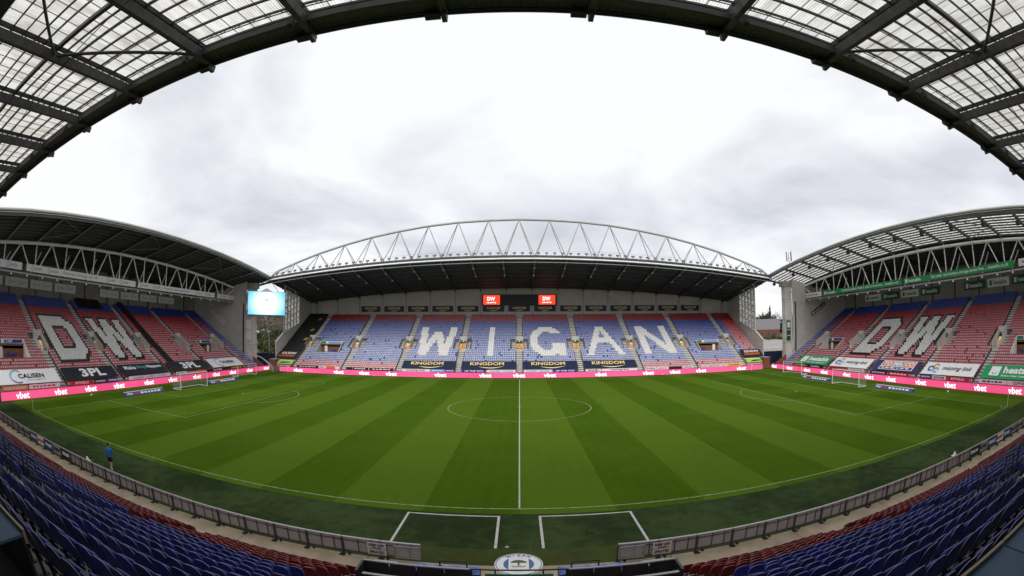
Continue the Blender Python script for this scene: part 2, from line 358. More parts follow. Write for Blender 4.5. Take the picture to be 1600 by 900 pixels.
NR, T, RI, Z0 = 34, .66, .387, .75
VR, BR = (12, 17), (9, 14)         # vomitory rows, platform rows
def zr(r): return Z0+RI*r
vom_lamp = mat('tunnel_lamp', (1,.8,.5), .5, emit=(1, .80, .55), estr=9)
exitg = mat('exit_sign_green', (.01, .22, .10), .5)
PLAT = []
def make_stand(kind, root, v0, uL, uR, aisles, boxes, colour, zscale=1.0):
    ri = RI*zscale; zz = lambda r: Z0+ri*r; vv = lambda r: v0+T*r
    # terrace steps with slots cut for vomitories and platforms
    ter = MB()
    for r in range(NR):
        cuts = []
        if VR[0] <= r < VR[1]: cuts += [(a-.8, a+.8) for a in aisles]
        if BR[0] <= r < BR[1]: cuts += list(boxes)
        iv = [(uL, uR)]
        for c0, c1 in cuts:
            nx = []
            for a, b in iv:
                if c1 <= a or c0 >= b: nx.append((a, b)); continue
                if a < c0: nx.append((a, c0))
                if c1 < b: nx.append((c1, b))
            iv = nx
        for a, b in iv:
            z, y = zz(r), vv(r); zp = zz(r-1) if r else 0
            ter.quad((a,y,z),(b,y,z),(b,y+T,z),(a,y+T,z)); ter.quad((a,y,zp-.02),(b,y,zp-.02),(b,y,z),(a,y,z))
    ter.quad((uL, vv(NR), zz(NR-1)), (uR, vv(NR), zz(NR-1)), (uR, vv(NR)+1.6, zz(NR-1)), (uL, vv(NR)+1.6, zz(NR-1)))
    ter.build('terrace', concd, root)
    MB().box((uL, v0-.25, 0), (uR, v0-.02, 1.0)).build('front_wall', concd, root)
    # aisles
    for a in aisles:
        st = MB()
        for r in range(NR):
            z, y = zz(r), vv(r)
            w_ = .65
            if VR[0] <= r < VR[1]:
                for s in (-1, 1):
                    x0, x1 = sorted((a+s*.92, a+s*1.75)); st.box((x0, y+.02, z+.004), (x1, y+T-.01, z+.02)); st.box((x0, y+.34, z+.02), (x1, y+T-.01, z+ri*.5))
            elif r < NR-1:
                st.box((a-w_, y+.02, z+.004), (a+w_, y+T-.01, z+.02)); st.box((a-w_, y+.34, z+.02), (a+w_, y+T-.01, z+ri*.5))
        st.build('stairway', stairc, root)
        v = link('vomitory', None, root)
        za, zb, ya, yb = zz(VR[0]), zz(VR[1]), vv(VR[0]), vv(VR[1])
        MB().box((a-.8, ya, za-.1), (a+.8, yb+2.6, za)).build('floor', stairc, v)
        for s in (-1, 1):
            x = a+s*.80; poly = [(x, ya, za), (x, yb, za), (x, yb, zb+1.0), (x, ya, za+.95)]
            MB().prism(poly if s > 0 else poly[::-1], (s*.12, 0, 0)).build('side_wall', wallp, v)
        bw = MB(); bw.box((a-.92, yb, za+1.75), (a+.92, yb+.15, zb+1.25))
        bw.build('head_wall', wallp, v)
        tn = MB(); tn.box((a-.95, yb+.01, za), (a-.8, yb+2.6, za+1.9)); tn.box((a+.8, yb+.01, za), (a+.95, yb+2.6, za+1.9)); tn.box((a-.95, yb+2.6, za), (a+.95, yb+2.7, za+1.9)); tn.box((a-.95, yb+.15, za+1.9), (a+.95, yb+2.7, za+2.0))
        tn.build('tunnel_lining', ochre, v)
        MB().box((a-.35, yb+.5, za+1.82), (a+.35, yb+1.6, za+1.86)).build('ceiling_lamp', vom_lamp, v)
        for s in (-1, 1): MB().box((a+s*.42-.28, yb-.05, za+1.9), (a+s*.42+.28, yb-.01, za+2.25)).build('exit_sign', exitg, v)
        MB().box((a-.13, yb-.05, za+1.9), (a+.13, yb-.01, za+2.25)).build('notice', white, v)
        rl = MB()
        for s in (-1, 1):
            rl.tube((a+s*.86, ya, za+.95), (a+s*.86, yb, zb+1.02), .03, n=6)
        rl.build('handrail', steelg, v)
    # platforms
    for i, (b0, b1) in enumerate(boxes):
        p = link('viewing_platform', None, root); za, zb, ya, yb = zz(BR[0]), zz(BR[1]), vv(BR[0]), vv(BR[1])
        MB().box((b0, ya, za-.1), (b1, yb, za)).build('floor', conc, p)
        for s, x in ((-1, b0), (1, b1)):
            poly = [(x, ya, za), (x, yb, za), (x, yb, zb+.95), (x, ya, za+.5)]
            MB().prism(poly if s > 0 else poly[::-1], (s*.14, 0, 0)).build('side_wall', wallp, p)
        MB().box((b0-.14, yb, za), (b1+.14, yb+.15, zb+.35)).build('back_wall', wood, p)
        MB().box((b0-.1, yb-.08, zb+.35), (b1+.1, yb+.1, zb+.95)).build('sign_board', white, p)
        MB().box((b0+.1, yb-.11, zb+.42), (b0+1.5, yb-.08, zb+.88)).build('exit_sign', exitg, p)
        MB().box((b0+2.2, yb-.11, zb+.42), (b1-.3, yb-.08, zb+.88)).build('sponsor_panel', skyb if kind == 'far' else bluep, p)
        PLAT.append((root, b0, b1, yb, za, zb, i))
        dx = b0+1.1 if i % 2 == 0 else b1-1.6
        MB().box((dx, yb-.06, za), (dx+.75, yb-.01, za+1.75)).build('door', white, p)
        MB().box((b0+.5 if i%2 else b1-1.0, yb-.06, za+.2), (b0+.75 if i%2 else b1-.75, yb-.01, za+1.2)).build('fire_point', redp, p)
    # seats
    items = []; cols = sorted(aisles); edges = [uL+.35]+cols+[uR-.35]
    for bi in range(len(edges)-1):
        a, b = edges[bi], edges[bi+1]
        if bi > 0: a += .66
        if bi < len(edges)-2: b -= .66
        n = int((b-a)/.43); off = ((b-a)-n*.43)/2
        for r in range(NR):
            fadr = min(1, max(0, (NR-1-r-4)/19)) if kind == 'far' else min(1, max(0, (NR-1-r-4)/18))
            for c in range(n):
                u = a+off+.43*(c+.5)
                if VR[0]-0 <= r < VR[1]+1 and any(abs(u-q) < 1.98 for q in aisles): continue
                if BR[0] <= r < BR[1]+1 and any(q0-.3 < u < q1+.3 for q0, q1 in boxes): continue
                base = colour(bi, c, NR-1-r, n)
                if base is None: continue
                base = np.array(base); j = 1+rng.normal(0, .10 if base.min() < .5 else .04)
                sat = rng.random() < .03
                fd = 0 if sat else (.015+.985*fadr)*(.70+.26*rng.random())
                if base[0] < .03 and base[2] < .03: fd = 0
                if base.min() > .5: fd = 0
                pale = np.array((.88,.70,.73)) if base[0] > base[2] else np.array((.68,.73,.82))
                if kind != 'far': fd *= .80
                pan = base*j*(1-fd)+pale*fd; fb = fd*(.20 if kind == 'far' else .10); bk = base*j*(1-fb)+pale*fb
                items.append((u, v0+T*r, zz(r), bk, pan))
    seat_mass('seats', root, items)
    return zz, vv

def back_wall(root, v, uL, uR, zb, zt_fn, posts, m=wallb, pm=None):
    zb -= .6
    ps = [uL]+[p for p in posts if uL+1 < p < uR-1]+[uR]
    for a, b in zip(ps[:-1], ps[1:]):
        za, zc = zt_fn(a), zt_fn(b)
        MB().prism([(a+.01, v, zb), (b-.01, v, zb), (b-.01, v, zc), (a+.01, v, za)], (0, .2, 0)).build('wall_panel', m, root)
        if a > uL: MB().box((a-.16, v-.25, zb), (a+.16, v-.01, za)).build('wall_post', pm or steelg, root)
    MB().box((uL, v-.12, zb+.0), (uR, v-.02, zb+.12)).build('wall_rail', steelg, root)

def roof_z(ze, drop, half, ve, sl, c0=0): return lambda u, v: ze-drop*((u-c0)/half)**2-sl*(v-ve)

# translucent sheeting
def clear_mat():
    m = bpy.data.materials.new('translucent_sheet'); m.use_nodes = True; t = m.node_tree; t.nodes.clear(); NN = t.nodes.new; LL = t.links.new
    o = NN('ShaderNodeOutputMaterial'); tr = NN('ShaderNodeBsdfTranslucent'); df = NN('ShaderNodeBsdfPrincipled'); df.inputs['Roughness'].default_value = .4; df.inputs['Base Color'].default_value = (.6, .6, .56, 1)
    tx = NN('ShaderNodeTexCoord'); n = NN('ShaderNodeTexNoise'); n.inputs['Scale'].default_value = .9; n.inputs['Detail'].default_value = 7
    mp = NN('ShaderNodeMapping'); mp.inputs['Scale'].default_value = (2.2, .35, 1); LL(tx.outputs['Object'], mp.inputs[0]); LL(mp.outputs[0], n.inputs['Vector'])
    r = NN('ShaderNodeValToRGB'); r.color_ramp.elements[0].position = .25; r.color_ramp.elements[0].color = (.54, .515, .43, 1); r.color_ramp.elements[1].position = .6; r.color_ramp.elements[1].color = (.90, .895, .86, 1)
    LL(n.outputs[0], r.inputs[0]); LL(r.outputs[0], tr.inputs[0])
    mi = NN('ShaderNodeMixShader'); mi.inputs[0].default_value = .08; LL(tr.outputs[0], mi.inputs[1]); LL(df.outputs[0], mi.inputs[2]); tp = NN('ShaderNodeBsdfTransparent'); m2 = NN('ShaderNodeMixShader'); m2.inputs[0].default_value = .10; LL(mi.outputs[0], m2.inputs[1]); LL(tp.outputs[0], m2.inputs[2]); LL(m2.outputs[0], o.inputs[0])
    return m
clearm = clear_mat()
clear_edge = mat('sheet_lap', (.16, .15, .14), .8)
def clear_sheets(roof, fz, us, v0, v1, per, hz):
    for a, b in zip(us[:-1], us[1:]):
        for k in range(per):
            x0, x1 = a+(b-a)*k/per, a+(b-a)*(k+1)/per; nb = 7; pts = []
            for i in range(nb):
                w_ = (x1-x0)/nb; x = x0+w_*i
                for fx, h in ((0, 0), (.30, 0), (.45, .055), (.85, .055)): pts.append((x+w_*fx, h))
            pts.append((x1, 0)); b_ = MB()
            def Zs(u, v): t = (u-a)/(b-a); return fz(a, v)*(1-t)+fz(b, v)*t+hz
            for (p, h), (q, g) in zip(pts[:-1], pts[1:]):
                b_.quad((p, v0, Zs(p, v0)+h), (q, v0, Zs(q, v0)+g), (q, v1, Zs(q, v1)+g), (p, v1, Zs(p, v1)+h))
            b_.box((x0-.02, v0, 0), (x0+.02, v0, 0)) if False else None
            b_.build('roof_sheet', clearm, roof)
            if k: MB().beam((x0, v0, Zs(x0, v0)-.02), (x0, v1, Zs(x0, v1)-.02), .035, .03).build('sheet_lap', clear_edge, roof)

deck_l = mat('grey_roof_deck', (.135, .135, .138), .7, var=.2, vscale=.6)
def deck_sheets(roof, fz, us, v0, v1, hz, th=.14, m=deck):
    for a, b in zip(us[:-1], us[1:]):
        P = lambda u, v: (u, v, fz(u, v)+hz)
        b_ = MB(); b_.prism([P(a+.005, v0), P(b-.005, v0), P(b-.005, v1), P(a+.005, v1)], (0, 0, th))
        # deck corrugations as ribs running up the slope
        nrib = max(3, int((b-a)/.75))
        for i in range(1, nrib):
            u = a+(b-a)*i/nrib; t = i/nrib
            z0_ = (fz(a, v0)*(1-t)+fz(b, v0)*t)+hz; z1_ = (fz(a, v1)*(1-t)+fz(b, v1)*t)+hz
            b_.beam((u, v0+.02, z0_-.03), (u, v1-.02, z1_-.03), .12, .06)
        b_.build('roof_sheet', m, roof)

lamp_w = mat('lamp_glass', (.8, .8, .78), .3)
# ================= far stand
far = thing('grandstand', 'long blue-seated stand across the pitch under a bowed white truss', 'grandstand')
FA = [13.35*k for k in range(-4, 5)]
LT = far_letters()
def far_col(bi, c, rt_, n):
    k = bi-5     # block index: k=0 is between 0 and 13.35
    if rt_ < 5: return RED*.75
    if bi == 9 and c >= n-9: return RED
    if k in LT and 9 <= rt_ < 26 and LT[k](c*28/n+.5, rt_-9+.5): return WHT
    if rt_ >= 30: return RED
    if -2 <= k <= 1 and rt_ >= 30: return RED
    return BLU
FB = [(-50.1, -43.9), (43.9, 50.1)]
make_stand('far', far, 38.7, -60.1, 60.1, FA, FB, far_col)
FZ = roof_z(25.0, 3.6, 60.5, 38.6, .172)
fus = [-61.6]+[round(3.42+6.85*k, 2) for k in range(-9, 9)]+[61.6]
back_wall(far, 62.2, -60.1, 60.1, zr(34)+.02, lambda u: FZ(u, 62.2)+.44, [3.42+6.85*k for k in range(-9, 9)])
roof = link('roof', None, far)
deck_sheets(roof, FZ, fus, 38.6, 63, .45)
for u in fus[1:-1]:
    MB().beam((u, 38.6, FZ(u, 38.6)+.12), (u, 62.2, FZ(u, 62.2)+.12), .22, .6).build('rafter', steeld, roof)
    MB().beam((u, 38.6, FZ(u, 38.6)-.22), (u, 50, FZ(u, 50)-.22), .26, .05).build('rafter_flange', steelg, roof)
    for v in (42.5, 48.0): MB().tube((u, v, FZ(u, v)-.25), (u, v, FZ(u, v)-.55), .16, .2, 8).build('lamp', lamp_w, roof)
for v in np.arange(40.5, 62, 3.0):
    b_ = MB()
    for a, b in zip(fus[:-1], fus[1:]): b_.beam((a, v, FZ(a, v)+.36), (b, v, FZ(b, v)+.36), .12, .16)
    b_.build('purlin', steeld, roof)
for a, b in zip(fus[:-1], fus[1:]):
    MB().tube((a, 38.3, FZ(a, 38.6)+.42), (b, 38.3, FZ(b, 38.6)+.42), .18, n=10, caps=False).build('edge_tube', steelw, roof, smooth=True)
    MB().beam((a, 38.75, FZ(a, 38.6)-.3), (b, 38.75, FZ(b, 38.6)-.3), .14, .14).build('edge_rail', steelg, roof)
    MB().beam((a, 38.5, FZ(a, 38.6)+.95), (b, 38.5, FZ(b, 38.6)+.95), .7, .42).build('walkway_beam', steeld, roof)
    MB().beam((a, 38.2, FZ(a, 38.6)+2.15), (b, 38.2, FZ(b, 38.6)+2.15), .035, .035).build('guard_rail', steelg, roof)
    g = MB()
    for t in (0, .25, .5, .75): u = a+(b-a)*t; z = FZ(a, 38.6)*(1-t)+FZ(b, 38.6)*t; g.tube((u, 38.2, z+1.15), (u, 38.2, z+2.15), .018, n=5)
    stuff(g.build('guard_post', steelg, roof))
# prismatic truss
trg = mat('truss_grey', (.40, .40, .385), .5, var=.1, vscale=2)
tp = {0:34.65, 1:34.48, 2:34.13, 3:33.48, 4:32.5, 5:31.32, 6:29.8, 7:28.05, 8:25.95}
ap = {k: Vector((6.8*k, 40.4, tp[abs(k)])) for k in range(-8, 9)}
ends = {-1: Vector((-61.2, 39.6, 22.6)), 1: Vector((61.2, 39.6, 22.6))}
ch = [ends[-1]]+[Vector((-59.8, 40.4, 24.1))]+[ap[k] for k in range(-8, 9)]+[Vector((59.8, 40.4, 24.1)), ends[1]]
for a, b in zip(ch[:-1], ch[1:]): MB().tube(a, b, .27, n=10, caps=False).build('truss_chord', trg, roof, smooth=True)
for a in ch[1:-1]:
    k = a.x/6.8
    for d in (-3.4, 3.4):
        u = max(-61.3, min(61.3, a.x+d))
        for v, rr in ((38.7, .105), (42.2, .09)):
            MB().tube(a, (u, v, FZ(u, v)+1.0), rr, n=7, caps=False).build('truss_brace', trg, roof, smooth=True)
for a, b in zip(fus[:-1], fus[1:]): MB().tube((a, 42.2, FZ(a, 42.2)+1.0), (b, 42.2, FZ(b, 42.2)+1.0), .2, n=8, caps=False).build('truss_chord', trg, roof, smooth=True)
# end walls and parapets of the far stand, with louvred windows above
pane = clearm
for s in (-1, 1):
    x = 60.12*s; ew = link('end_wall', None, far)
    pl_ = [(x, 41.3, 0), (x, 62.2, 0), (x, 62.2, 13.6), (x, 54.2, 11.7), (x, 45.3, 9.0), (x, 41.3, 6.75)]
    MB().prism(pl_ if s > 0 else pl_[::-1], (s*.3, 0, 0)).build('parapet', wallp, ew)
    cp = MB()
    for p, q in (((41.3, 6.75), (45.3, 9.0)), ((45.3, 9.0), (54.2, 11.7)), ((54.2, 11.7), (62.2, 13.6))):
        cp.beam((x+s*.15, p[0], p[1]+.06), (x+s*.15, q[0], q[1]+.06), .5, .12)
    cp.build('coping', steelw if False else mat('coping_pale', (.62,.60,.58), .7), ew)
    ps = [(x+s*.05, 54.2, 11.75), (x+s*.05, 62.6, 13.65), (x+s*.05, 62.6, FZ(60, 62.6)+.43), (x+s*.05, 54.2, FZ(60, 54.2)+.4)]
    MB().prism(ps if s > 0 else ps[::-1], (s*.2, 0, 0)).build('gable_wall', wallp, ew)
    ys = np.linspace(45.5, 54.2, 6)
    zb_ = lambda y: 9.0+(y-45.3)*.303+.12
    for i in range(6):
        y = ys[i]; MB().box((x-.12 if s > 0 else x-.2, y-.22, zb_(y)-.1), (x+.2 if s > 0 else x+.12, y+.22, FZ(60, y)+.4)).build('mullion', mat('mullion_pale', (.55,.52,.48), .6), ew)
    for i in range(5):
        y0, y1 = ys[i]+.23, ys[i+1]-.23; z = zb_(y1)+.1
        while z < FZ(60, y1)-.2:
            z1 = min(z+1.35, FZ(60, y1)+.3); MB().box((x+s*.03-.03, y0, z), (x+s*.03+.03, y1, z1)).build('pane', pane, ew)
            MB().box((x-.07+s*.03, y0, z1), (x+.07+s*.03, y1, z1+.13)).build('transom', steelb, ew); z = z1+.13
# small banners along the back wall
def kingdom(parent, w_, loc, ang, txtm, sw):
    text('KINGDOM', txtm, parent, (loc[0], loc[1], loc[2]), ang, width=w_, bold=.03)
for k in range(-7, 7):
    u0 = 3.42+6.85*k+.55; u1 = u0+5.75; c = (u0+u1)/2
    t = thing('wall_banner', 'small navy banner with gold lettering on the back wall above the red top rows', 'banner', (c, 62.0, 15.9), group='gold lettered banners along the far back wall')
    MB().box((-2.85, -.04, -.78), (2.85, 0, .78)).build('cloth', navy, t)
    text('KINGDOM', gold, t, (0, -.06, .18), R(90), width=3.5, height=.62, bold=.02)
    shape(t, swoosh(2.6, .42), goldl, (.1, -.06, -.3), R(90), 'swoosh')
for a, b in ((-53, -47), (-10.2, -16.2), (24.2, 30.2), (52, 46)): MB().beam((a, 61.85, zr(34)+5), (b, 61.85, zr(34)+.2), .1, .1).build('wall_brace', steelg, far)
# LED scoreboard on the far back wall
t = thing('scoreboard', 'long black scoreboard on the far back wall with two red lit ends', 'scoreboard', (0, 61.7, 18.2))
MB().box((-9.9, 0, -1.45), (9.9, .2, 1.45)).build('casing', steelb, t)
redled = mat('red_led', (.6, .03, .02), .4, emit=(1, .055, .02), estr=.85)
for s in (-1, 1):
    p = MB().box((s*7.35-2.2, -.04, -1.25), (s*7.35+2.2, 0, 1.25)).build('lit_panel', redled, t)
    text('DW', ledw, p, (s*7.35-.1, -.07, .3), R(90), width=2.1, height=1.05, bold=.05)
    bars(p, 2.5, .36, ledw, (s*7.35-.05, -.06, -.72), R(90), seed=5)
for (nm, k) in (('floodlight', 0),):
    f0 = None
    for i, u in enumerate(np.arange(-58.6, 58.7, 1.745)):
        a = [q for q in fus if q <= u][-1]; b = [q for q in fus if q > u][0]; tt = (u-a)/(b-a); z = FZ(a, 38.6)*(1-tt)+FZ(b, 38.6)*tt+1.17
        if f0 is None:
            f0 = thing('floodlight', 'small black floodlight on the edge of the far roof', 'floodlight', group='floodlights along the far roof edge')
            MB().box((-.05, -.05, 0), (.05, .05, .35)).build('bracket', steelb, f0)
            MB().prism([(-.34, -.22, .28), (.34, -.22, .28), (.34, .2, .42), (-.34, .2, .42)], (0, .06, .34)).build('housing', steelb, f0)
            MB().box((-.28, -.25, .34), (.28, -.215, .52)).build('lens', steelg, f0); o = f0
        else: o = copy_tree(f0)
        o.location = (u, 38.5, z); o.rotation_euler = (0, 0, random.uniform(-.3, .3))

# ================= end stands
def make_end(side):
    s = 1 if side == 'right' else -1            # local u = -s*Y, v = s*X
    lab = 'red-seated end stand with translucent roof and green boards on its truss' if s > 0 else 'red-seated end stand under a dark curved roof with white boards on its truss'
    root = thing('grandstand', lab, 'grandstand', rot=(0, 0, R(-90*s)))
    U = lambda y: -s*y
    ay = [-36.0, -22.7, -9.4, 3.9, 17.2, 30.5]; A = sorted(U(y) for y in ay)
    bx = [tuple(sorted((U(a), U(b)))) for a, b in ((21.6, 27.6), (-33.4, -26.9))]; bx.sort()
    if s > 0: uL, uR = -36.1, 40.0
    else: uL, uR = -40.0, 36.1
    def blk(bi):   # centre Y of a block
        ed = [uL]+A+[uR]; return U((ed[bi]+ed[bi+1])/2)
    cen = [blk(i) for i in range(7)]
    def colf(bi, c, rt_, n):
        y = cen[bi]; r = rt_-9+.5; cc = c*28/n+.5
        if abs(y-33.3) < 2.6:
            out = (c if s > 0 else n-1-c)          # seats counted from the wall
            if out < n*.55: return BLU
        inD = abs(y-(-16.05 if s < 0 else 10.55)) < 2; inW = abs(y-(-2.75 if s < 0 else -2.75)) < 2
        if rt_ < 5: return BLU
        for flag, fn in ((inD, D_in), (inW, W_in)):
            if not flag: continue
            if 9 <= rt_ < 26 and fn(cc, r): return WHT
            if any(fn(cc+dx, r+dy) for dx in (-1, 0, 1) for dy in (-1, 0, 1)): return BLK
        return RED
    zs = .98
    zz, vv = make_stand('end', root, 62.35, uL, uR, A, bx, colf, zs)
    c0 = U(.5); VE = 60.8
    fz = roof_z(24.85, 3.1, 38.5, VE, .205, c0)
    nodes = sorted(U(-4.05+7.05*k) for k in range(-5, 6)); us = [min(U(40.3), U(-40.3))]+[q for q in nodes if abs(q) < 39]+[max(U(40.3), U(-40.3))]
    back_wall(root, 85.3, uL, uR, zz(34)+.02, lambda u: fz(u, 85.3)+.6, nodes, mat('end_cladding', (.25, .225, .20), .8, var=.12, vscale=.6), steeld)
    roof = link('roof', None, root)
    if s > 0:
        deck_sheets(roof, fz, us, VE, VE+.9, .62); clear_sheets(roof, fz, us, VE+.9, 71.4, 4, .66); deck_sheets(roof, fz, us, 71.4, 86.5, .62)
        pv = list(np.arange(62.6, 71.4, 1.05))+list(np.arange(72.5, 86, 2.0))
    else:
        deck_sheets(roof, fz, us, VE, 86.5, .62, m=deck_l); pv = list(np.arange(62.6, 86, 1.35))
    for v in pv:
        b_ = MB()
        for a, b in zip(us[:-1], us[1:]): b_.beam((a, v, fz(a, v)+.5), (b, v, fz(b, v)+.5), .14, .22)
        b_.build('purlin', steeld, roof)
    for u in us:
        MB().beam((u, VE+.15, fz(u, VE)+.18), (u, 85.3, fz(u, 85.3)+.18), .3, .42).build('rafter', steeld, roof)
        if s < 0: MB().beam((u+.05, VE+.2, fz(u, VE)-.06), (u+.05, 71, fz(u, 71)-.06), .3, .03).build('rafter_flange', steelg, roof)
        else: MB().box((u-.3, 63.2, fz(u, 63.5)-.75), (u+.3, 63.8, fz(u, 63.5)-.1)).build('loudspeaker', steelb, roof)
    for a, b in zip(us[:-1], us[1:]):
        MB().beam((a, VE, fz(a, VE)+.12), (b, VE, fz(b, VE)+.12), .1, .34).build('edge_beam', steeld, roof)
        MB().tube((a, VE-.2, fz(a, VE)+.75), (b, VE-.2, fz(b, VE)+.75), .22, n=8, caps=False).build('edge_tube', mat('edge_white', (.66,.66,.64), .5), roof, smooth=True)
        MB().beam((a, VE-.05, fz(a, VE)+.42), (b, VE-.05, fz(b, VE)+.42), .12, .08).build('gutter', steelw, roof)
    for k in range(2, len(us)-2, 3):
        MB().tube((us[k], VE+.4, fz(us[k], VE)+.2), (us[k+1], 66, fz(us[k+1], 66)+.2), .06, n=6).build('brace', steelg if s < 0 else steeld, roof)
        MB().tube((us[k+1], 66, fz(us[k+1], 66)+.2), (us[k], 70.6, fz(us[k], 70.6)+.2), .06, n=6).build('brace', steelg if s < 0 else steeld, roof)
    # roof truss
    VT = 71; zt = lambda u: 22.35-1.9*((u-c0)/32)**2; zl = 16.65
    tu = [min(U(43), U(-40))]+[q for q in nodes if abs(q) < 39.5]+[max(U(43), U(-40))]
    for a, b in zip(tu[:-1], tu[1:]):
        MB().tube((a, VT, zt(a)), (b, VT, zt(b)), .27, n=10, caps=False).build('truss_chord', steelw, roof, smooth=True)
        m = (a+b)/2
        for p, q in ((( a+.5, zl+.2), (m-.15, zt(m)-.25)), ((m+.15, zt(m)-.25), (b-.9, zl+.2))):
            MB().tube((p[0], VT, p[1]), (q[0], VT, q[1]), .125, n=7, caps=False).build('truss_brace', steelw, roof, smooth=True)
        MB().tube((b, VT, zl+.2), (b, VT, zt(b)+1.0), .125, n=7, caps=False).build('truss_post', steelw, roof, smooth=True)
        MB().tube((a+.4, VT+2.6, zl+.3), (m-1.2, VT+2.6, zt(m)-1.2), .09, n=6, caps=False).build('truss_brace', steelw, roof, smooth=True)
        MB().tube((a, VT+2.6, zt(a)-.3), (b, VT+2.6, zt(b)-.3), .16, n=6, caps=False).build('truss_chord', steeld, roof, smooth=True)
        MB().beam((a, VT+.2, zl-.25), (b, VT+.2, zl-.25), 1.2, .22).build('gantry_deck', steelg, roof)
        for t in (.25, .75):
            u = a+(b-a)*t; MB().tube((u, VT-.35, zl-.38), (u, VT-.35, zl-.66), .13, .2, 8).build('lamp', lamp_w, roof)
    # end wall towards the far stand, with its front pier
    for w_ in ((U(36.15),) if True else ()):
        d = -s
        ew = link('end_wall', None, root)
        pl_ = [(w_, 64.2, 0), (w_, 86.4, 0), (w_, 86.4, fz(w_, 86)+.5), (w_, 71.5, fz(w_, 71.5)+.3), (w_, 66.5, fz(w_, 66.5)+.3), (w_, 66.5, 3.6), (w_, 64.2, 3.2)]
        MB().prism(pl_ if d > 0 else pl_[::-1], (d*.35, 0, 0)).build('wall', wallp, ew)
        x0, x1 = sorted((w_+d*.36, w_+d*1.9))
        pier = MB().box((x0, 64.2, 0), (x1, 66.4, fz(w_, 65)-.4)).build('pier', mat('pier_concrete', (.62,.58,.55), .8, var=.12, vscale=.6), ew)
        for z in (6.0, 11.5, 16.5): MB().box((x0-.02, 64.17, z), (x1+.02, 66.43, z+.05)).build('joint', concd, pier)
        MB().box((x0-.3, 63.7, fz(w_, 65)-1.7), (x1+.1, 66.6, fz(w_, 65)-.35)).build('bearing_block', conc, pier)
        MB().box((w_-d*.12-.1, 67.0, 4), (w_-d*.12+.1, 67.35, 16)).build('down_pipe', steeld, ew)
        # front end parapet at the foot of the seating
        pl2 = [(w_, 61.0, 0), (w_, 64.2, 0), (w_, 64.2, 3.2), (w_, 61.0, 1.3)]
        MB().prism(pl2 if d > 0 else pl2[::-1], (d*.35, 0, 0)).build('brick_end', brick, ew)
    # back wall banners
    for k in range(-4, 5):
        y0 = -26.5+6.75*(k+3) if True else 0; y1 = y0+6.1; c = U((y0+y1)/2)
        if abs(c) > 36 or k == 1 and s < 0 and False: continue
        if k == 0: continue                       # bare panel with a camera bracket
        wt = thing('wall_banner', ('white banner with two grey logos above the blue top rows' if s < 0 else ('green banner with a white logo above the blue top rows' if k % 2 else 'white banner with a green logo above the blue top rows')),
                   'banner', root.matrix_basis.to_3x3() @ Vector((c, 85.05, 16.1)) if False else Vector((s*85.05, -s*c, 16.1)), (0, 0, R(-90*s)), group=('white wall banners behind the end stand' if s < 0 else 'heating banners behind the end stand'))
        gm = white if (s < 0 or k % 2 == 0) else greend
        MB().box((-3.0, -.05, -.78), (3.0, 0, .78)).build('cloth', gm if s > 0 else mat('grey_white_print', (.70,.70,.73), .6), wt)
        if s < 0:
            for dx in (-1.35, 1.45):
                shape(wt, arc_mesh(.34, .42, 60, 300, 14), teal, (dx-.5, -.06, 0), R(90), 'logo_ring'); text('CALISEN', inkgrey, wt, (dx+.1, -.06, 0), R(90), width=1.6, height=.3)
        else:
            fg = white if k % 2 else green
            shape(wt, plate(.72, .9), fg, (-2.1, -.06, 0), R(90), 'logo_tile'); text('heatable', fg, wt, (.45, -.06, .0), R(90), width=3.6, height=.78, bold=.02)
    # truss boards
    segs = ((-36.5, -28.2), (-27.2, .5), (1.3, 27.8), (29.0, 37.5)) if s < 0 else ((-36.5, -28.4), (-27.4, .5), (1.0, 28.3), (29.0, 38.5))
    for i, (a, b) in enumerate(segs):
        c, ln = (a+b)/2, b-a
        gmat = (mat('board_white', (.74,.74,.76), .5, var=.05) if (s < 0 or i in (0, 3)) else green)
        names = ('white', 'white', 'white', 'white') if s < 0 else ('white', 'green', 'green', 'white')
        what = {(-1,0): 'short white board at the camera end of the left end truss', (-1,1): 'longest white board with a grey slogan on the truss of the end stand', (-1,2): 'second long white board with a grey slogan on the truss beside the big screen', (-1,3): 'short white board on the truss next to the big screen',
                (1,0): 'white board on the truss above the green banner with the tile logo', (1,1): 'long green board about solar and battery storage on the roof truss', (1,2): 'long green board with a price slogan on the roof truss', (1,3): 'short white board on the roof truss next to the concrete pier'}[(s, i)]
        tb = thing('truss_board', what, 'sign', (s*(VT-.32), c, 17.35), (0, 0, R(-90*s)))
        MB().box((-ln/2, 0, -.53), (ln/2, .06, .53)).build('panel', gmat, tb)
        fg = inkgrey if s < 0 else white
        if s < 0:
            if ln > 20:
                text('Smarter energy for all', inkgrey, tb, (-1, -.02, 0), R(90), width=8.5, height=.62)
                ds = (-11.4, -7.6, 7.0, 10.6)
            else: ds = (-1.8, 2.0)
            for dx in ds: shape(tb, arc_mesh(.32, .42, 60, 300, 14), teal, (dx-.9, -.02, 0), R(90), 'logo_ring'); text('CALISEN', inkgrey, tb, (dx+.1, -.02, 0), R(90), width=2.0, height=.4)
        elif ln > 20:
            u_ = (lambda q: q)
            shape(tb, plate(.55, .66), white, (-ln/2+.8, -.02, 0), R(90), 'logo_tile'); text('heatable', white, tb, (-ln/2+3.1, -.02, 0), R(90), width=3.6, height=.6, bold=.02)
            text('Get solar and battery storage stress free ... heatable.co.uk' if i == 1 else 'Fixed price boilers, fitted as quick as tomorrow ... heatable.co.uk', white, tb, (3.2, -.02, 0), R(90), width=19.0, height=.66, bold=.015)
        else: bars(tb, ln*.8, .4, inkgrey, (0, -.02, 0), R(90), seed=i)
    return root, zz, vv
lroot, lz_, lv_ = make_end('left')
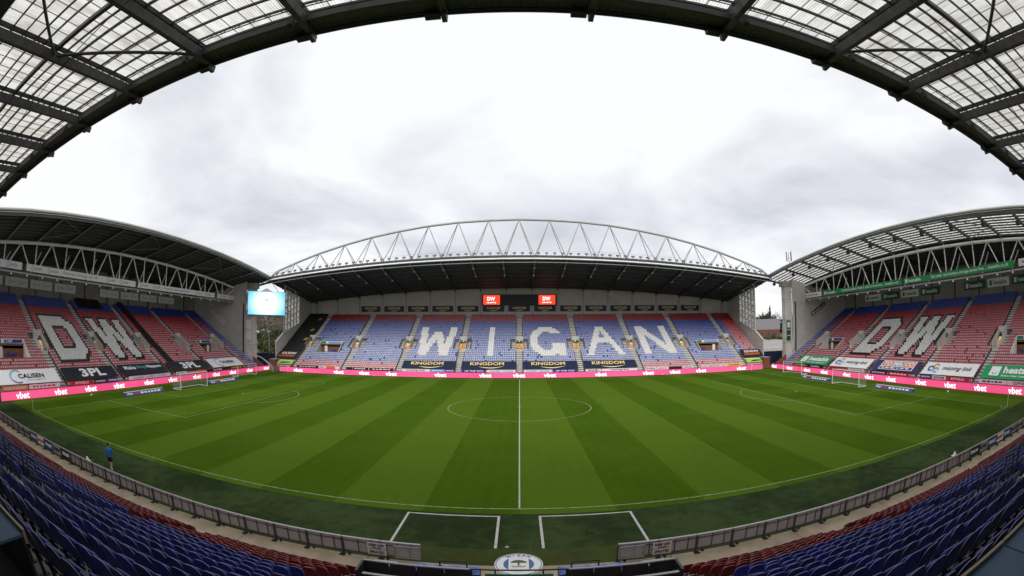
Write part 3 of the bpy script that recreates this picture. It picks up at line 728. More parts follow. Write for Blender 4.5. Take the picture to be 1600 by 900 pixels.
rroot, rz_, rv_ = make_end('right')

# ================= near stand (camera stands in it)
near = thing('grandstand', 'near stand with dark blue tip-up seats and a translucent roof overhead', 'grandstand', rot=(0, 0, R(180)))
NT, NRI, NROW = .78, .406, 16
def nfl(r): return .24+NRI*r          # floor height of a row
def nv(r): return 42.85+NT*r          # front edge of a row (|Y|)
NAIS = [13.35*k for k in (-4, -3, -2, -1, 1, 2, 3, 4)]
ter = MB(); NVR = (9, 12)
for r in range(NROW+4):
    z, y = nfl(r), nv(r); zp = nfl(r-1) if r else 0
    iv = [(-60, -5.95), (5.95, 60)] if r < 7 else [(-60, 60)]
    if NVR[0] <= r < NVR[1]:
        for a in NAIS:
            nx = []
            for p, q in iv:
                if a+.8 <= p or a-.8 >= q: nx.append((p, q)); continue
                nx += [(p, a-.8), (a+.8, q)]
            iv = nx
    if r >= NROW: z = zp = nfl(NROW); 
    if r > NROW: y = nv(r)
    for p, q in iv:
        ter.quad((p,y,z),(q,y,z),(q,y+NT,z),(p,y+NT,z)); 
        if r <= NROW: ter.quad((p,y,zp-.02),(q,y,zp-.02),(q,y,z),(p,y,z))
ter.build('terrace', concd, near)
MB().box((-60, nv(NROW+4), 0), (60, nv(NROW+4)+.3, 14)).build('rear_wall', concd, near)
MB().box((-60.3, 43, 0), (-60, 62, 20)).build('end_wall', wallp, near); MB().box((60, 43, 0), (60.3, 62, 20)).build('end_wall', wallp, near)
for a in NAIS:
    st = MB()
    for r in range(NROW):
        if r == NVR[0]: st.build('stairway', conc, near); st = MB()
        if NVR[0] <= r < NVR[1]: continue
        z, y = nfl(r), nv(r); st.box((a-.6, y+.02, z+.004), (a+.6, y+NT-.01, z+.02)); st.box((a-.6, y+.40, z+.02), (a+.6, y+NT-.01, z+NRI*.5))
    st.build('stairway', conc, near)
    v = link('vomitory', None, near); za, ya, zb, yb = nfl(NVR[0]), nv(NVR[0]), nfl(NVR[1]), nv(NVR[1])
    for s in (-1, 1):
        x = a+s*.8; poly = [(x, ya, za-2.2), (x, yb, za-2.2), (x, yb, zb+.02), (x, ya, za+.02)]
        MB().prism(poly if s > 0 else poly[::-1], (s*.14, 0, 0)).build('side_wall', conc, v)
        rl = MB()
        for t in (.55, .97): y_ = ya+(yb-ya)*t; z_ = za+(zb-za)*t; rl.tube((x+s*.07, y_, z_+.1), (x+s*.07, y_, z_+1.15), .028, n=6)
        ym, zm = ya+(yb-ya)*.55, za+(zb-za)*.55; rl.tube((x+s*.07, ym, zm+1.15), (x+s*.07, yb-.1, zb+1.13), .03, n=6); rl.tube((x+s*.07, ym, zm+.65), (x+s*.07, yb-.1, zb+.63), .02, n=6)
        rl.build('handrail', mat('rail_dark', (.05,.05,.052), .4, .4), v)
    MB().box((a-.94, yb, za-2.2), (a+.94, yb+.2, zb+.2)).build('head_wall', conc, v)
    MB().box((a-.8, ya, za-2.3), (a+.8, yb, za-2.2)).build('floor', concd, v)
    rr = MB()
    for s in (-.9, .9): rr.tube((a+s, yb+.1, zb+.4), (a+s, yb+.1, zb+1.35), .03, n=6)
    rr.tube((a-.9, yb+.1, zb+1.35), (a+.9, yb+.1, zb+1.35), .03, n=6); rr.build('head_rail', mat('rail_dark', (.05,.05,.052)), v)
# roof
GZ = roof_z(24.33, 2.25, 51.7, 40.6, .118)        # underside of the rafters
nus = [-61.6]+[round(3.42+6.85*k, 2) for k in range(-9, 9)]+[61.6]
nroof = link('roof', None, near)
clear_sheets(nroof, GZ, nus, 41.3, 48.9, 6, 1.12); clear_sheets(nroof, GZ, nus, 48.95, 54.3, 6, 1.12)
deck_sheets(nroof, GZ, nus, 54.3, 63, 1.05)
for u in nus:
    MB().beam((u, 40.7, GZ(u, 40.7)+.28), (u, 62, GZ(u, 62)+.28), .34, .56).build('rafter', steeld, nroof)
    rib = MB()
    for v in np.arange(41.5, 56, .85): rib.box((u-.178, v, GZ(u, v)-.005), (u+.178, v+.02, GZ(u, v)+.565))
    stuff(rib.build('rafter_stiffener', steelb, nroof))
    MB().beam((u, 40.8, GZ(u, 40.8)+.86), (u, 62, GZ(u, 62)+.86), .14, .26).build('rafter_top', steelb, nroof)
    cl = MB()
    for v in np.arange(41, 56, 1.2): cl.box((u-.05, v, GZ(u, v)+.55), (u+.05, v+.1, GZ(u, v)+.76))
    stuff(cl.build('rafter_cleat', steelb, nroof))
    MB().box((u-.12, 40.25, GZ(u, 40.3)-.30), (u+.12, 40.9, GZ(u, 40.3)+.1)).build('rafter_end_bracket', mat('bracket_grey', (.06,.056,.055), .5), nroof)
    MB().box((u+.2, 40.3, GZ(u, 40.3)-.12), (u+.95, 40.8, GZ(u, 40.3)+.15)).build('junction_box', steelb, nroof)
    MB().tube((u, 42.9, GZ(u, 42.9)), (u, 42.9, GZ(u, 42.9)-.4), .02, n=5).build('lamp_stem', steelb, nroof)
    MB().box((u-.13, 42.75, GZ(u, 42.9)-.75), (u+.13, 43.05, GZ(u, 42.9)-.4)).build('lamp', steelb, nroof)
pvs = [41.55, 42.4, 43.65, 44.95, 46.15, 47.3, 48.15, 50.1, 50.9, 52.0, 53.1]
for i, v in enumerate(pvs):
    for a, b in zip(nus[:-1], nus[1:]):
        MB().beam((a, v, GZ(a, v)+1.02), (b, v, GZ(b, v)+1.02), .07 if i % 2 else .10, .16).build('purlin', steelb, nroof)
    if i % 2:
        la = MB()
        for a, b in zip(nus[:-1], nus[1:]):
            for k in range(14):
                t0, t1 = k/14, (k+1)/14; f = lambda t, dz: (a+(b-a)*t, v+.1, GZ(a, v)*(1-t)+GZ(b, v)*t+dz)
                la.beam(f(t0, .96 if k % 2 else .70), f(t1, .70 if k % 2 else .96), .025, .025)
            la.beam((a, v+.1, GZ(a, v)+.68), (b, v+.1, GZ(b, v)+.68), .05, .05)
        la.build('lattice_purlin', steelb, nroof)
for a, b in zip(nus[:-1], nus[1:]):
    MB().beam((a, 49.0, GZ(a, 49)+.9), (b, 49.0, GZ(b, 49)+.9), .26, .34).build('main_purlin', steeld, nroof)
    P = lambda u, v, h: (u, v, GZ(u, v)+h)
    MB().prism([P(a+.005, 40.5, .30), P(b-.005, 40.5, .30), P(b-.005, 41.75, .30), P(a+.005, 41.75, .30)], (0, 0, .08)).build('edge_soffit', mat('soffit_dark', (.10,.098,.092), .7, var=.2), nroof)
    sf = MB()
    for k in range(20):
        t = (k+.5)/20; u = a+(b-a)*t; z = GZ(a, 40.2)*(1-t)+GZ(b, 40.2)*t
        sf.box((u-.05, 40.52, z+.19), (u+.05, 41.7, z+.23))
    sf.build('soffit_rib', steeld, nroof)
    MB().beam((a, 40.42, GZ(a, 40.5)+.42), (b, 40.42, GZ(b, 40.5)+.42), .10, .62).build('fascia', steeld, nroof)
    MB().beam((a, 41.85, GZ(a, 41.8)+.35), (b, 41.85, GZ(b, 41.8)+.35), .16, .40).build('edge_beam', steeld, nroof)
    MB().beam((a, 40.75, GZ(a, 40.7)+.10), (b, 40.75, GZ(b, 40.7)+.10), .08, .10).build('edge_rail', steelb, nroof)
    lp = MB()
for k, (i, j) in enumerate(((4, 5), (5, 6), (13, 12), (14, 13), (2, 3), (16, 15))):
    pass
for c in (-1, 1):
    for u0, u1, v0_, v1_ in ((24.0, 17.12, 49, 41.6), (24.0, 17.12, 49, 55.5)):
        MB().tube((c*u0, v0_, GZ(u0, v0_)+.35), (c*u1, v1_, GZ(u1, v1_)+.35), .10, n=8).build('diagonal_brace', steeld, nroof)
cb_ = MB()
for c in (-1, 1): cb_.tube((c*3, 50.5, GZ(3, 50)+.55), (c*58, 44.0, GZ(58, 44)+.55), .03, n=5)
cb_.build('cable', steelb, nroof)

# near seats: one shape, 300 nearest as things, the rest joined
def outline(w_, h, r, n=5):
    pts = [(-w_/2, 0), (w_/2, 0)]
    for i in range(n+1): a = R(90*i/n); pts.append((w_/2-r+r*math.cos(a), h-r+r*math.sin(a)))
    for i in range(n+1): a = R(90+90*i/n); pts.append((-w_/2+r+r*math.cos(a), h-r+r*math.sin(a)))
    return pts
def back_mb(w_=.462, h=.46, th=.026):
    b = MB(); o = outline(w_, h, .17, 6); n = len(o)
    # curved, leaning shell: front (towards +y pitch) and rear faces with a rounded rim
    def P(x, z, d): return (x, -.10*(z/h)*1.0 - .16*(x*x)*-1 + d, .38+z)
    rings = [(.90, -.0), (1.0, .007), (1.0, th-.007), (.90, th)]
    k0 = 0; b.v = []
    for sc, d in rings:
        for x, z in o:
            zz_ = (z-h*.5)*sc+h*.5 if z > 1e-6 else z
            b.v.append(P(x*sc, zz_, d))
    for j in range(3):
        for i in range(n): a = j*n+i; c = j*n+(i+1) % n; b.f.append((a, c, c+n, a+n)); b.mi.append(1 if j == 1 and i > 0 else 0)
    b.f.append(tuple(range(n))[::-1]); b.mi.append(0); b.f.append(tuple(range(3*n, 4*n))); b.mi.append(0)
    return b
def pan_mb():
    b = MB(); o = outline(.42, .40, .07, 3); n = len(o)
    for sc, d in ((.94, .07), (1, .085), (1, .115), (.9, .14)):
        for x, z in o: b.v.append((x*sc, .02+d-.10*(z/.4), .36+(z-.2)*sc+.2))
    for j in range(3):
        for i in range(n): a = j*n+i; c = j*n+(i+1) % n; b.f.append((a, c, c+n, a+n)); b.mi.append(0)
    b.f.append(tuple(range(n))[::-1]); b.mi.append(0); b.f.append(tuple(range(3*n, 4*n))); b.mi.append(0)
    return b
def br_mb():
    b = MB(); b.box((-.022, -.03, 0), (.022, .03, .40)); b.box((-.05, -.09, 0), (.05, .09, .02)); b.box((-.20, -.015, .30), (.20, .015, .345))
    return b
bmb, pmb, rmb = back_mb(), pan_mb(), br_mb()
seat_me = {}
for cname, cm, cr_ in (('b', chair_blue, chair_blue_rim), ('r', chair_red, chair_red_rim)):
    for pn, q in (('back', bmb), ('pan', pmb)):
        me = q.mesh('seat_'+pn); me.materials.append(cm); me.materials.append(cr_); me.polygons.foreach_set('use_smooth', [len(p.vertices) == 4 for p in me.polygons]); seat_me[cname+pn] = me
brk = rmb.mesh('seat_bracket'); brk.materials.append(bracket_m)
cam_p = np.array((.06, -57.05, 9.69)); spots = []
for r in range(NROW):
    edges = [-60]+NAIS[:4]+[0]+NAIS[4:]+[60]
    for a, b in zip(edges[:-1], edges[1:]):
        a2 = a+(.62 if a in NAIS else .1); b2 = b-(.62 if b in NAIS else .1)
        n = int((b2-a2)/.48); off = ((b2-a2)-n*.48)/2
        for c in range(n):
            x = a2+off+.48*(c+.5)
            lim = 6.15 if r < 3 else (5.8 if r < 8 else 3.2)
            if abs(x) < lim: continue
            if NVR[0]-1 <= r <= NVR[1] and any(abs(x-q) < 1.25 for q in NAIS): continue
            spots.append((x, -(nv(r)+.36), nfl(r), 'r' if r < 5 else 'b', r))
f_px = 701.54
def seen(p):
    d = np.array(p[:3])+np.array((0, 0, .8))-cam_p; x, y, z = d@np.array(rt), d@np.array(up), d@np.array(fw)
    th = math.atan2(math.hypot(x, y), z); rr = 2*f_px*math.sin(th/2); ph = math.atan2(y, x)
    u, v = 816.8+rr*math.cos(ph), 479.9-rr*math.sin(ph); return -5 < u < 1605 and v < 905, float(np.linalg.norm(d))
vis = [(seen(p), p) for p in spots]
order = sorted([q for q in vis if q[0][0]], key=lambda q: q[0][1])
singles = set(id(q[1]) for q in order[:300])
for (_, p) in order[:300]:
    x, y, z, c, r = p
    ordn = ['row touching the desks', 'second row from the desks', 'third row from the desks', 'fourth row from the desks', 'fifth row from the desks', 'sixth row from the desks', 'seventh row from the desks', 'eighth row from the desks', 'ninth row from the desks', 'tenth row from the desks', 'eleventh row from the desks'] + ['row %s' % q for q in ('five', 'four', 'three', 'two', 'one')]
    bl = ('beyond the aisle, ' if abs(x) > 13.35 else '') + ('nearer the man' if x < 0 else 'away from the man')
    o = thing('stadium_seat', ('blue tip-up seat in the %s, %s' % (ordn[NROW-1-r], bl)) if c == 'b' else ('red tip-up seat in %s from the walkway, %s' % (ordn[NROW-1-r], bl)), 'seat', (x, y, z), (random.gauss(0, .02), 0, random.gauss(0, .025)), group='tip-up seats of the near stand')
    link('backrest', seat_me[c+'back'], o); 
    link('seat_pan', seat_me[c+'pan'], o, (0, 0, 0), (random.gauss(0, .03), 0, 0)); link('bracket', brk, o)
rest = [p for p in spots if id(p) not in singles]
def merge(name, mbs, P, mats):
    V0 = []; F0 = []; k = 0; M0 = []
    for mb, mi in mbs:
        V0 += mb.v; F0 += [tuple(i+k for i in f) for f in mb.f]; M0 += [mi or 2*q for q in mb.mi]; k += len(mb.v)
    V0 = np.array(V0); P = np.array(P); V = (V0[None]+P[:, None, :]+rng.normal(0, .006, (len(P), 1, 3))).reshape(-1, 3)
    F = [tuple(i+j*k for i in f) for j in range(len(P)) for f in F0]
    me = bpy.data.meshes.new(name); me.from_pydata(V.tolist(), [], F)
    for m in mats: me.materials.append(m)
    me.polygons.foreach_set('material_index', M0*len(P)); me.polygons.foreach_set('use_smooth', [len(f) == 4 for f in F])
    return me
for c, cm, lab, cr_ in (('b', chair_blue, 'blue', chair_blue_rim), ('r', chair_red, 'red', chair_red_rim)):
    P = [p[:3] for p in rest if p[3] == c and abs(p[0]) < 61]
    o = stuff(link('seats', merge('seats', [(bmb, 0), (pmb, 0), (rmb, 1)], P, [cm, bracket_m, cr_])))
    o['label'] = 'mass of %s tip-up seats further along the near stand' % lab; o['category'] = 'seats'

# ------------------------------------------------------------------ perimeter LED boards
pinks = [pink, mat('pink_led_bright', (.75, .06, .22), .4, emit=(1.0, .12, .285), estr=.50), mat('pink_led_dim', (.75, .06, .22), .4, emit=(1.0, .10, .26), estr=.41)]
def led_row(names_lab, grp, mk, ulist, texts, hgt=1.06):
    ts = []
    for a, b in zip(ulist[:-1], ulist[1:]):
        c = (a+b)/2; loc, rz = mk(c); t = thing('led_board', names_lab, 'advertising board', loc, (0, 0, rz), group=grp); ln = b-a
        MB().box((-ln/2+.015, 0, .03), (ln/2-.015, .14, hgt)).build('screen', pinks[rng.integers(3)], t)
        MB().box((-ln/2+.01, -.015, hgt), (ln/2-.01, .16, hgt+.03)).build('top_cap', mat('pink_cap', (.55,.05,.2), .5), t)
        for s in (-.4, .4): MB().box((s*ln-.04, .15, 0), (s*ln+.04, .55, .06)).build('foot', steelb, t)
        ts.append((a, b, t, c)); t['label'] = names_lab.replace('with white lettering', 'left plain')
    for u, h in texts:
        for a, b, t, c in ts:
            if a <= u < b: t['label'] = names_lab; text('vbet', ledw, t, (u-c, -.015, .55), R(90), width=2.6, height=.84, bold=.022); break
led_row('pink LED board with white lettering along the far touchline', 'pink LED boards in front of the far stand', lambda c: ((c, 37.0, 0), 0), list(np.linspace(-56.6, 57.4, 21)),
        [(x, 0) for x in (-51.3, -40.5, -34.2, -27.8, -16.8, -7.2, -.1, 6.4, 17.3, 27.9, 34.2, 40.6, 51.3)])
led_row('pink LED board with white lettering behind the goal at the dark-roofed end', 'pink LED boards in front of the dark-roofed end stand', lambda c: ((-60.8, c, 0), R(90)), list(np.linspace(-36.2, 39.2, 14)),
        [(y, 0) for y in (-32.1, -24.5, -18.1, -11.6, -4.1, 2.5, 9.9, 16.5, 22.7, 29.6, 37.2)])
led_row('pink LED board with white lettering behind the goal at the translucent-roofed end', 'pink LED boards in front of the translucent-roofed end stand', lambda c: ((60.9, -c, 0), R(-90)), list(np.linspace(-38.0, 36.2, 14)),
        [(-y, 0) for y in (36.9, 29.9, 22.7, 16.3, 8.8, 2.0, -4.0, -11.5, -18.2, -24.6, -31.5)])

# ------------------------------------------------------------------ banners laid over the lowest rows
SL = math.atan2(1.57, 2.65)
def slope_banner(label, world, rz, w_, m, name='seat_banner', v=2.95, zc=2.48):
    # world: (x, y) of the banner centre in plan ; local y up the slope
    t = thing(name, label, 'banner', (world[0], world[1], zc), (0, 0, rz))
    b = MB(); nx, ny = 16, 8; hh = 3.08/2
    P = lambda i, j: (-w_/2+w_*i/nx, (-hh+2*hh*j/ny)*math.cos(SL), (-hh+2*hh*j/ny)*math.sin(SL)+.012*math.sin(i*1.9+j*.8)*math.sin(math.pi*i/nx)+(.008 if j % 2 else -.008))
    for j in range(ny):
        for i in range(nx): b.quad(P(i,j), P(i+1,j), P(i+1,j+1), P(i,j+1))
    b.build('cloth', m, t, smooth=False)
    return t
def on(t, body, m, dx, dy, width=None, height=None, bold=.03, shear=0): return (letters if height > .6 else text)(body, m, t, (dx, dy*math.cos(SL)-.07*math.sin(SL), dy*math.sin(SL)+.07*math.cos(SL)), SL, width, height, bold, shear)
def onS(t, mb, m, dx, dy, name='logo', lift=.075): return shape(t, mb, m, (dx, dy*math.cos(SL)-lift*math.sin(SL), dy*math.sin(SL)+lift*math.cos(SL)), SL, name)
FW = lambda u: ((u, 40.35), 0); LW = lambda y: ((-63.95, y), R(90)); RW = lambda y: ((63.95, y), R(-90))
flab = {-2: 'navy gold-lettered banner on the seats below the white letter W', -1: 'navy gold-lettered banner on the seats below the white letter I', 0: 'navy gold-lettered banner on the seats below the white letter G', 1: 'navy gold-lettered banner on the seats below the white letter A'}
for k, lb in flab.items():
    t = slope_banner(lb, *FW(13.35*k+6.68), 12.0, navy)
    on(t, 'KINGDOM', goldl if False else gold, -.4, .45, 7.4, 1.2, .022); onS(t, swoosh(5.6, .75), goldl, .6, -.75, 'swoosh')
def calisen(y, w_, lb):
    t = slope_banner(lb, *LW(y), w_, white)
    for a0, a1, mm in ((50, 130, teal), (130, 215, skyb), (215, 300, purple)): onS(t, arc_mesh(1.22, 1.42, a0, a1, 12), mm, -2.3 if w_ < 12.5 else -1.6, 0, 'logo_ring')
    on(t, 'CALISEN', ink, .6, .05, 5.2, .95, .02); on(t, 'Smarter energy for all', inkgrey, 1.4, -.85, 3.6, .34, 0)
calisen(-29.4, 12.4, 'white banner with a coloured ring and dark lettering beside the corner flag end')
calisen(23.9, 12.0, 'white banner with a coloured ring and dark lettering below the dark-roofed end platform')
for y, lb in ((-16.05, 'black banner with big white lettering below the white letter D'), (10.6, 'black banner with big white lettering below the black strip of seats')):
    t = slope_banner(lb, *LW(y), 12.0, mat('black_navy_print', (.018,.020,.028), .6, var=.15)); on(t, '3PL', white, .6, 0, 5.6, 2.0, .04)
t = slope_banner('black banner with white lettering of three words below the white letter W', *LW(-2.75), 12.0, MATS['black_navy_print']); on(t, 'Make', white, -3.3, .45, 2.9, 1.0, .03); on(t, 'Ship', teal, -.3, .4, 2.4, 1.05, .0); on(t, 'Happen', white, 3.2, .4, 4.0, 1.1, .03)
def heatable(y, w_, lb):
    t = slope_banner(lb, *RW(y), w_, mat('heat_green', (.012,.30,.10), .55)); onS(t, plate(2.0, 2.1), white, -3.7, .05, 'logo_tile'); onS(t, arc_mesh(.42, .55, 200, 340, 10), mat('heat_green', (.012,.30,.10)), -3.7, -.1, 'smile', .1)
    on(t, 'heatable', white, 1.6, .35, 7.2, 1.5, .04); on(t, 'Boilers | Solar | heatable.co.uk', white, 1.4, -.95, 7.0, .5, .02)
heatable(23.9, 12.0, 'green banner with a white tile logo beside the concrete pier'); heatable(-29.6, 12.4, 'green banner with a white tile logo nearest the corner flag')
def mlink(y, lb):
    t = slope_banner(lb, *RW(y), 12.0, white)
    for dx, dy, mm in ((-4.3, -.15, bluep), (-3.3, .5, amber), (-3.0, -.45, skyb)): onS(t, arc_mesh(.42, .66, 0, 320, 18), mm, dx, dy, 'logo_ring', .075+.012*abs(dx))
    on(t, 'missing link', ink, 1.6, 0, 6.6, 1.25, .0, .25)
mlink(10.6, 'white banner with interlocking rings between green and navy banners'); mlink(-16.0, 'white banner with interlocking rings below the plain red block')
t = slope_banner('navy banner with an orange and white lettered panel below the letters', *RW(-2.75), 12.0, mat('navy_blue_print', (.022,.035,.14), .55, var=.12))
onS(t, plate(9.0, 2.6), white, .3, 0, 'panel')
for i, (b_, c_) in enumerate((('TO', orange), ('MA', mat('tan_print', (.35,.32,.33), .6)), ('CO', orange))):
    onS(t, plate(2.75, 1.35), c_, -2.6+2.9*i, .42, 'letter_tile', .09); text(b_, white, t, (-2.6+2.9*i, .42*math.cos(SL)-.11*math.sin(SL), .42*math.sin(SL)+.11*math.cos(SL)), SL, 2.3, 1.05, .04)
onS(t, plate(8.5, .7), mat('navy_blue_print', (.022,.035,.14)), .3, -.8, 'text_strip', .09); bars(t, 7.6, .36, white, (.3, -.8*math.cos(SL)-.11*math.sin(SL), -.8*math.sin(SL)+.11*math.cos(SL)), SL, seed=9)
# corner covers on the far stand
for s, nm in ((-1, 'black cover over the far seats beside the big screen'), (1, None)):
    if s < 0:
        c = thing('seat_cover', nm, 'cover', (-56.9, 38.7, 0)); b = MB(); nx, ny = 6, 24
        P = lambda i, j: (-3.05+6.1*i/nx, 4.8+j*(22.1-4.8)/ny, Z0+1.02+.5864*(4.8+j*(22.1-4.8)/ny-.3)+.06*math.sin(i*2.1+j*1.3))
        for j in range(ny):
            for i in range(nx): b.quad(P(i,j), P(i+1,j), P(i+1,j+1), P(i,j+1))
        b.build('cloth', blackcloth, c)
        for dy in (9.5, 13.5, 18.6): MB().box((1.2, dy, 0), (2.2, dy+.02, .01)).build('yellow_mark', mat('gold_mark', (.55,.42,.03), .6), c, (0, 0, Z0+1.12+.5864*(dy-.3)), (math.atan(.5864), 0, 0)) if False else MB().quad((1.2, dy, Z0+1.13+.5864*(dy-.3)), (2.1, dy, Z0+1.13+.5864*(dy-.3)), (2.4, dy+1.0, Z0+1.13+.5864*(dy+.7)), (1.5, dy+1.0, Z0+1.13+.5864*(dy+.7))).build('yellow_mark', mat('gold_mark', (.42,.32,.02), .6), c)
    q = slope_banner('black banner with white and orange lettering %s' % ('under the long black cover' if s < 0 else 'in the corner below the red column of seats'), (s*57.0, 42.0), 0, 6.0, mat('banner_black', (.012,.016,.026), .6, var=.1), zc=3.75)
    on(q, 'QUINN', white, .2, .55, 4.4, 1.0, .04, .2); on(q, 'CASINO', orange, -.1, -.55, 4.7, .95, .04, .2)
    q = slope_banner('lime and white banner with a dark shape %s' % ('under the long black cover corner' if s < 0 else 'in the corner near the brick shed'), (s*56.7, 39.75), 0, 5.0, lime, zc=2.1)
    q.scale = (1, .62, .62)
    bird = MB(); bird.prism([(-1.6, -.5, 0), (-.9, .1, 0), (.2, .25, 0), (1.2, .05, 0), (1.8, -.3, 0), (.6, -.45, 0), (-.6, -.75, 0)], (0, 0, .01)); onS(q, bird, ink, .2, -.2, 'dark_shape')
    onS(q, plate(3.4, .35), white, .1, .9, 'white_strip')
# black covers on the dark-roofed end stand
c = thing('seat_cover', 'black cover over the top rows above the white letter W', 'cover'); b = MB()
P = lambda y, r: (-(62.35+T*r+.45), y, Z0+RI*.98*r+.98+.04*math.sin(y*3))
for y in np.arange(-7.2, -.4, .8):
    for r in range(29, 34): b.quad(P(y, r), P(y+.8, r), P(y+.8, r+1), P(y, r+1))
b.build('cloth', blackcloth, c)
c = thing('seat_cover', 'narrow black cover running down the rows beside the letter W block', 'cover'); b = MB()
for r in range(4, 34):
    for y0 in (6.0, 6.9): b.quad(P(y0, r), P(y0+.9, r), P(y0+.9, r+1), P(y0, r+1))
b.build('cloth', blackcloth, c)

# ------------------------------------------------------------------ low strip boards on the front walls
def strips(mk, lst, where):
    for u0, u1, m, body, tm in lst:
        c = (u0+u1)/2; loc, rz = mk(c)
        nm = {'white_print': 'white', 'blue_print': 'blue', 'black_plastic': 'black', 'red_print': 'red', 'amber_print': 'amber', 'orange_print': 'orange', 'navy_print': 'navy', 'dark_green_print': 'dark green', 'skyblue_print': 'sky blue', 'yellow_print': 'yellow'}[m.name]
        t = thing('strip_board', '%s strip board above the pink boards %s' % (nm, where[1] if False else where), 'advertising board', loc, (0, 0, rz), group='%s strip boards %s' % (nm, where))
        MB().box((-(u1-u0)/2+.03, -.03, -.28), ((u1-u0)/2-.03, 0, .28)).build('panel', m, t)
        if body in ('GALAXY','LDF','XX  XX','PERFORMANCE','heatingplan','LATICS','medical','BOULEVARD','TAXIS','C','LIGA','POWER','CLIFTON','Heatable','The Wigan'): bars(t, (u1-u0)*.75, .24, tm, (0, -.04, 0), R(90), seed=int(u0*10))
        elif body: text(body, tm, t, (0, -.045, 0), R(90), width=min((u1-u0)*.82, len(body)*.36), height=.34, bold=.03)
strips(lambda c: ((c, 38.42, 1.33), 0), [(-52.4, -46.4, black, 'GALAXY', white), (-46.2, -44.4, white, 'LDF', ink), (-44.3, -42.2, orange, '', white), (-42.1, -40.9, white, '', ink), (-39.2, -37.6, black, '', white), (-37.5, -33.6, black, 'XX  XX', white), (-33.4, -27.6, black, 'PERFORMANCE', white),
   (-25.7, -19.4, white, 'missing link', ink), (-19.3, -16.2, skyb, 'heatingplan', white), (-16.1, -13.7, bluep, 'LATICS', white), (-12.4, -7.1, bluep, 'UP THE TICS', white), (-6.9, -.8, white, 'CALISEN  CALISEN', skyb), (.9, 6.9, white, 'CALISEN  CALISEN', skyb), (7.1, 12.4, bluep, 'UP THE TICS', white),
   (14.2, 17.6, white, 'BULLEN', ink), (17.8, 25.8, white, 'missing link', ink), (27.6, 30.2, white, 'project', ink), (30.3, 33.0, white, 'medical', redp), (33.2, 36.3, black, '', white), (36.5, 39.2, white, 'CLIFTON PARK', ink), (41.2, 42.6, white, 'C', redp), (42.7, 46.4, white, 'BOULEVARD', ink), (46.5, 48.0, white, 'C', redp), (48.1, 52.4, yellow, 'TAXIS', ink)], 'on the far front wall')
strips(lambda c: ((-62.05, c, 1.33), R(90)), [(-35.6, -30.4, amber, 'WIGAN GP ALLIANCE', white), (-30.2, -23.9, white, 'The Wigan', redp), (-21.7, -16.6, redp, 'BITHELLS', white), (-16.5, -13.4, navy, 'CLIFTON', white), (-13.3, -11.0, bluep, 'LIGA', white), (-8.2, 3.0, white, 'CALISEN  CALISEN  CALISEN', skyb), (4.8, 8.0, white, 'Heatable', green), (11.0, 14.0, orange, '', white), (14.6, 22.6, black, 'forklifts', white), (22.8, 28.8, black, 'ON-SIGHT.COM', yellow)], 'at the dark-roofed end')
strips(lambda c: ((62.05, -c, 1.33), R(-90)), [(-29.6, -24.4, black, 'ON-SIGHT.COM', yellow), (-24.2, -18.0, black, 'forklifts', white), (-9.6, -4.6, white, 'Heatable', green), (-16.0, -9.8, redp, '', white), (-2.9, 2.0, navy, 'CLIFTON', white), (2.1, 7.6, redp, 'POWER', white), (10.4, 13.2, bluep, 'LIGA', white), (13.3, 16.4, white, 'CLIFTON PARK', ink), (16.5, 21.6, redp, 'BITHELLS', white), (23.6, 29.2, white, 'CLIFTON', ink), (29.3, 36.0, white, 'CLIFTON PARK', ink)], 'at the translucent-roofed end')

# ------------------------------------------------------------------ pitch furniture
net_m = mat('net_cord', (.42, .44, .42), .8)
def goal(label, loc, rz, w_=7.32, h=2.44, d=2.0, nets=True, box=True):
    t = thing('goal', label, 'goal', loc, (0, 0, rz)); hw = w_/2     # opens towards local -y ; net towards +y
    for s in (-1, 1): MB().tube((s*hw, 0, 0), (s*hw, 0, h), .06, n=8).build('post', steelw, t)
    MB().tube((-hw-.06, 0, h), (hw+.06, 0, h), .06, n=8).build('crossbar', steelw, t)
    g = MB(); g.tube((-hw, d, .06), (hw, d, .06), .05, n=6); [g.tube((s*hw, 0, .05), (s*hw, d, .05), .05, n=6) for s in (-1, 1)]; g.build('ground_frame', steelw, t)
    st = MB()
    for s in (-1, 1):
        if box: MB().tube((s*(hw+.3), d+.9, 0), (s*(hw+.3), d+.9, h+.1), .035, n=6).build('net_support', steelb, t)
    if nets:
        n = MB(); q = .006
        for i in range(int(w_/.24)+1):
            x = -hw+i*.24; n.beam((x, d, 0), (x, d, h*.95), q*2, q*2); n.beam((x, 0, h), (x, d, h*.95), q*2, q*2)
        for k in range(int(h/.24)+1):
            z = k*.24; n.beam((-hw, d, z), (hw, d, z), q*2, q*2); [n.beam((s*hw, 0, z), (s*hw, d, z), q*2, q*2) for s in (-1, 1)]
        for k in range(8):
            y = k*.25; n.beam((-hw, y, h-.06*k/8), (hw, y, h-.06*k/8), q*2, q*2); [n.beam((s*hw, y, 0), (s*hw, y, h), q*2, q*2) for s in (-1, 1)]
        stuff(n.build('net', net_m, t))
    return t
goal('white goal with its net standing on the goal line at the dark-roofed end', (-52.5, 0, 0), R(90)); goal('white goal with its net standing on the goal line at the translucent-roofed end', (52.5, 0, 0), R(-90))
goal('white spare goal without supports beside the boards at the dark-roofed end', (-57.1, 23.4, 0), R(90), nets=False, box=False, d=1.6); goal('white spare goal without supports beside the boards at the translucent-roofed end', (57.0, 23.2, 0), R(-90), nets=False, box=False, d=1.6)
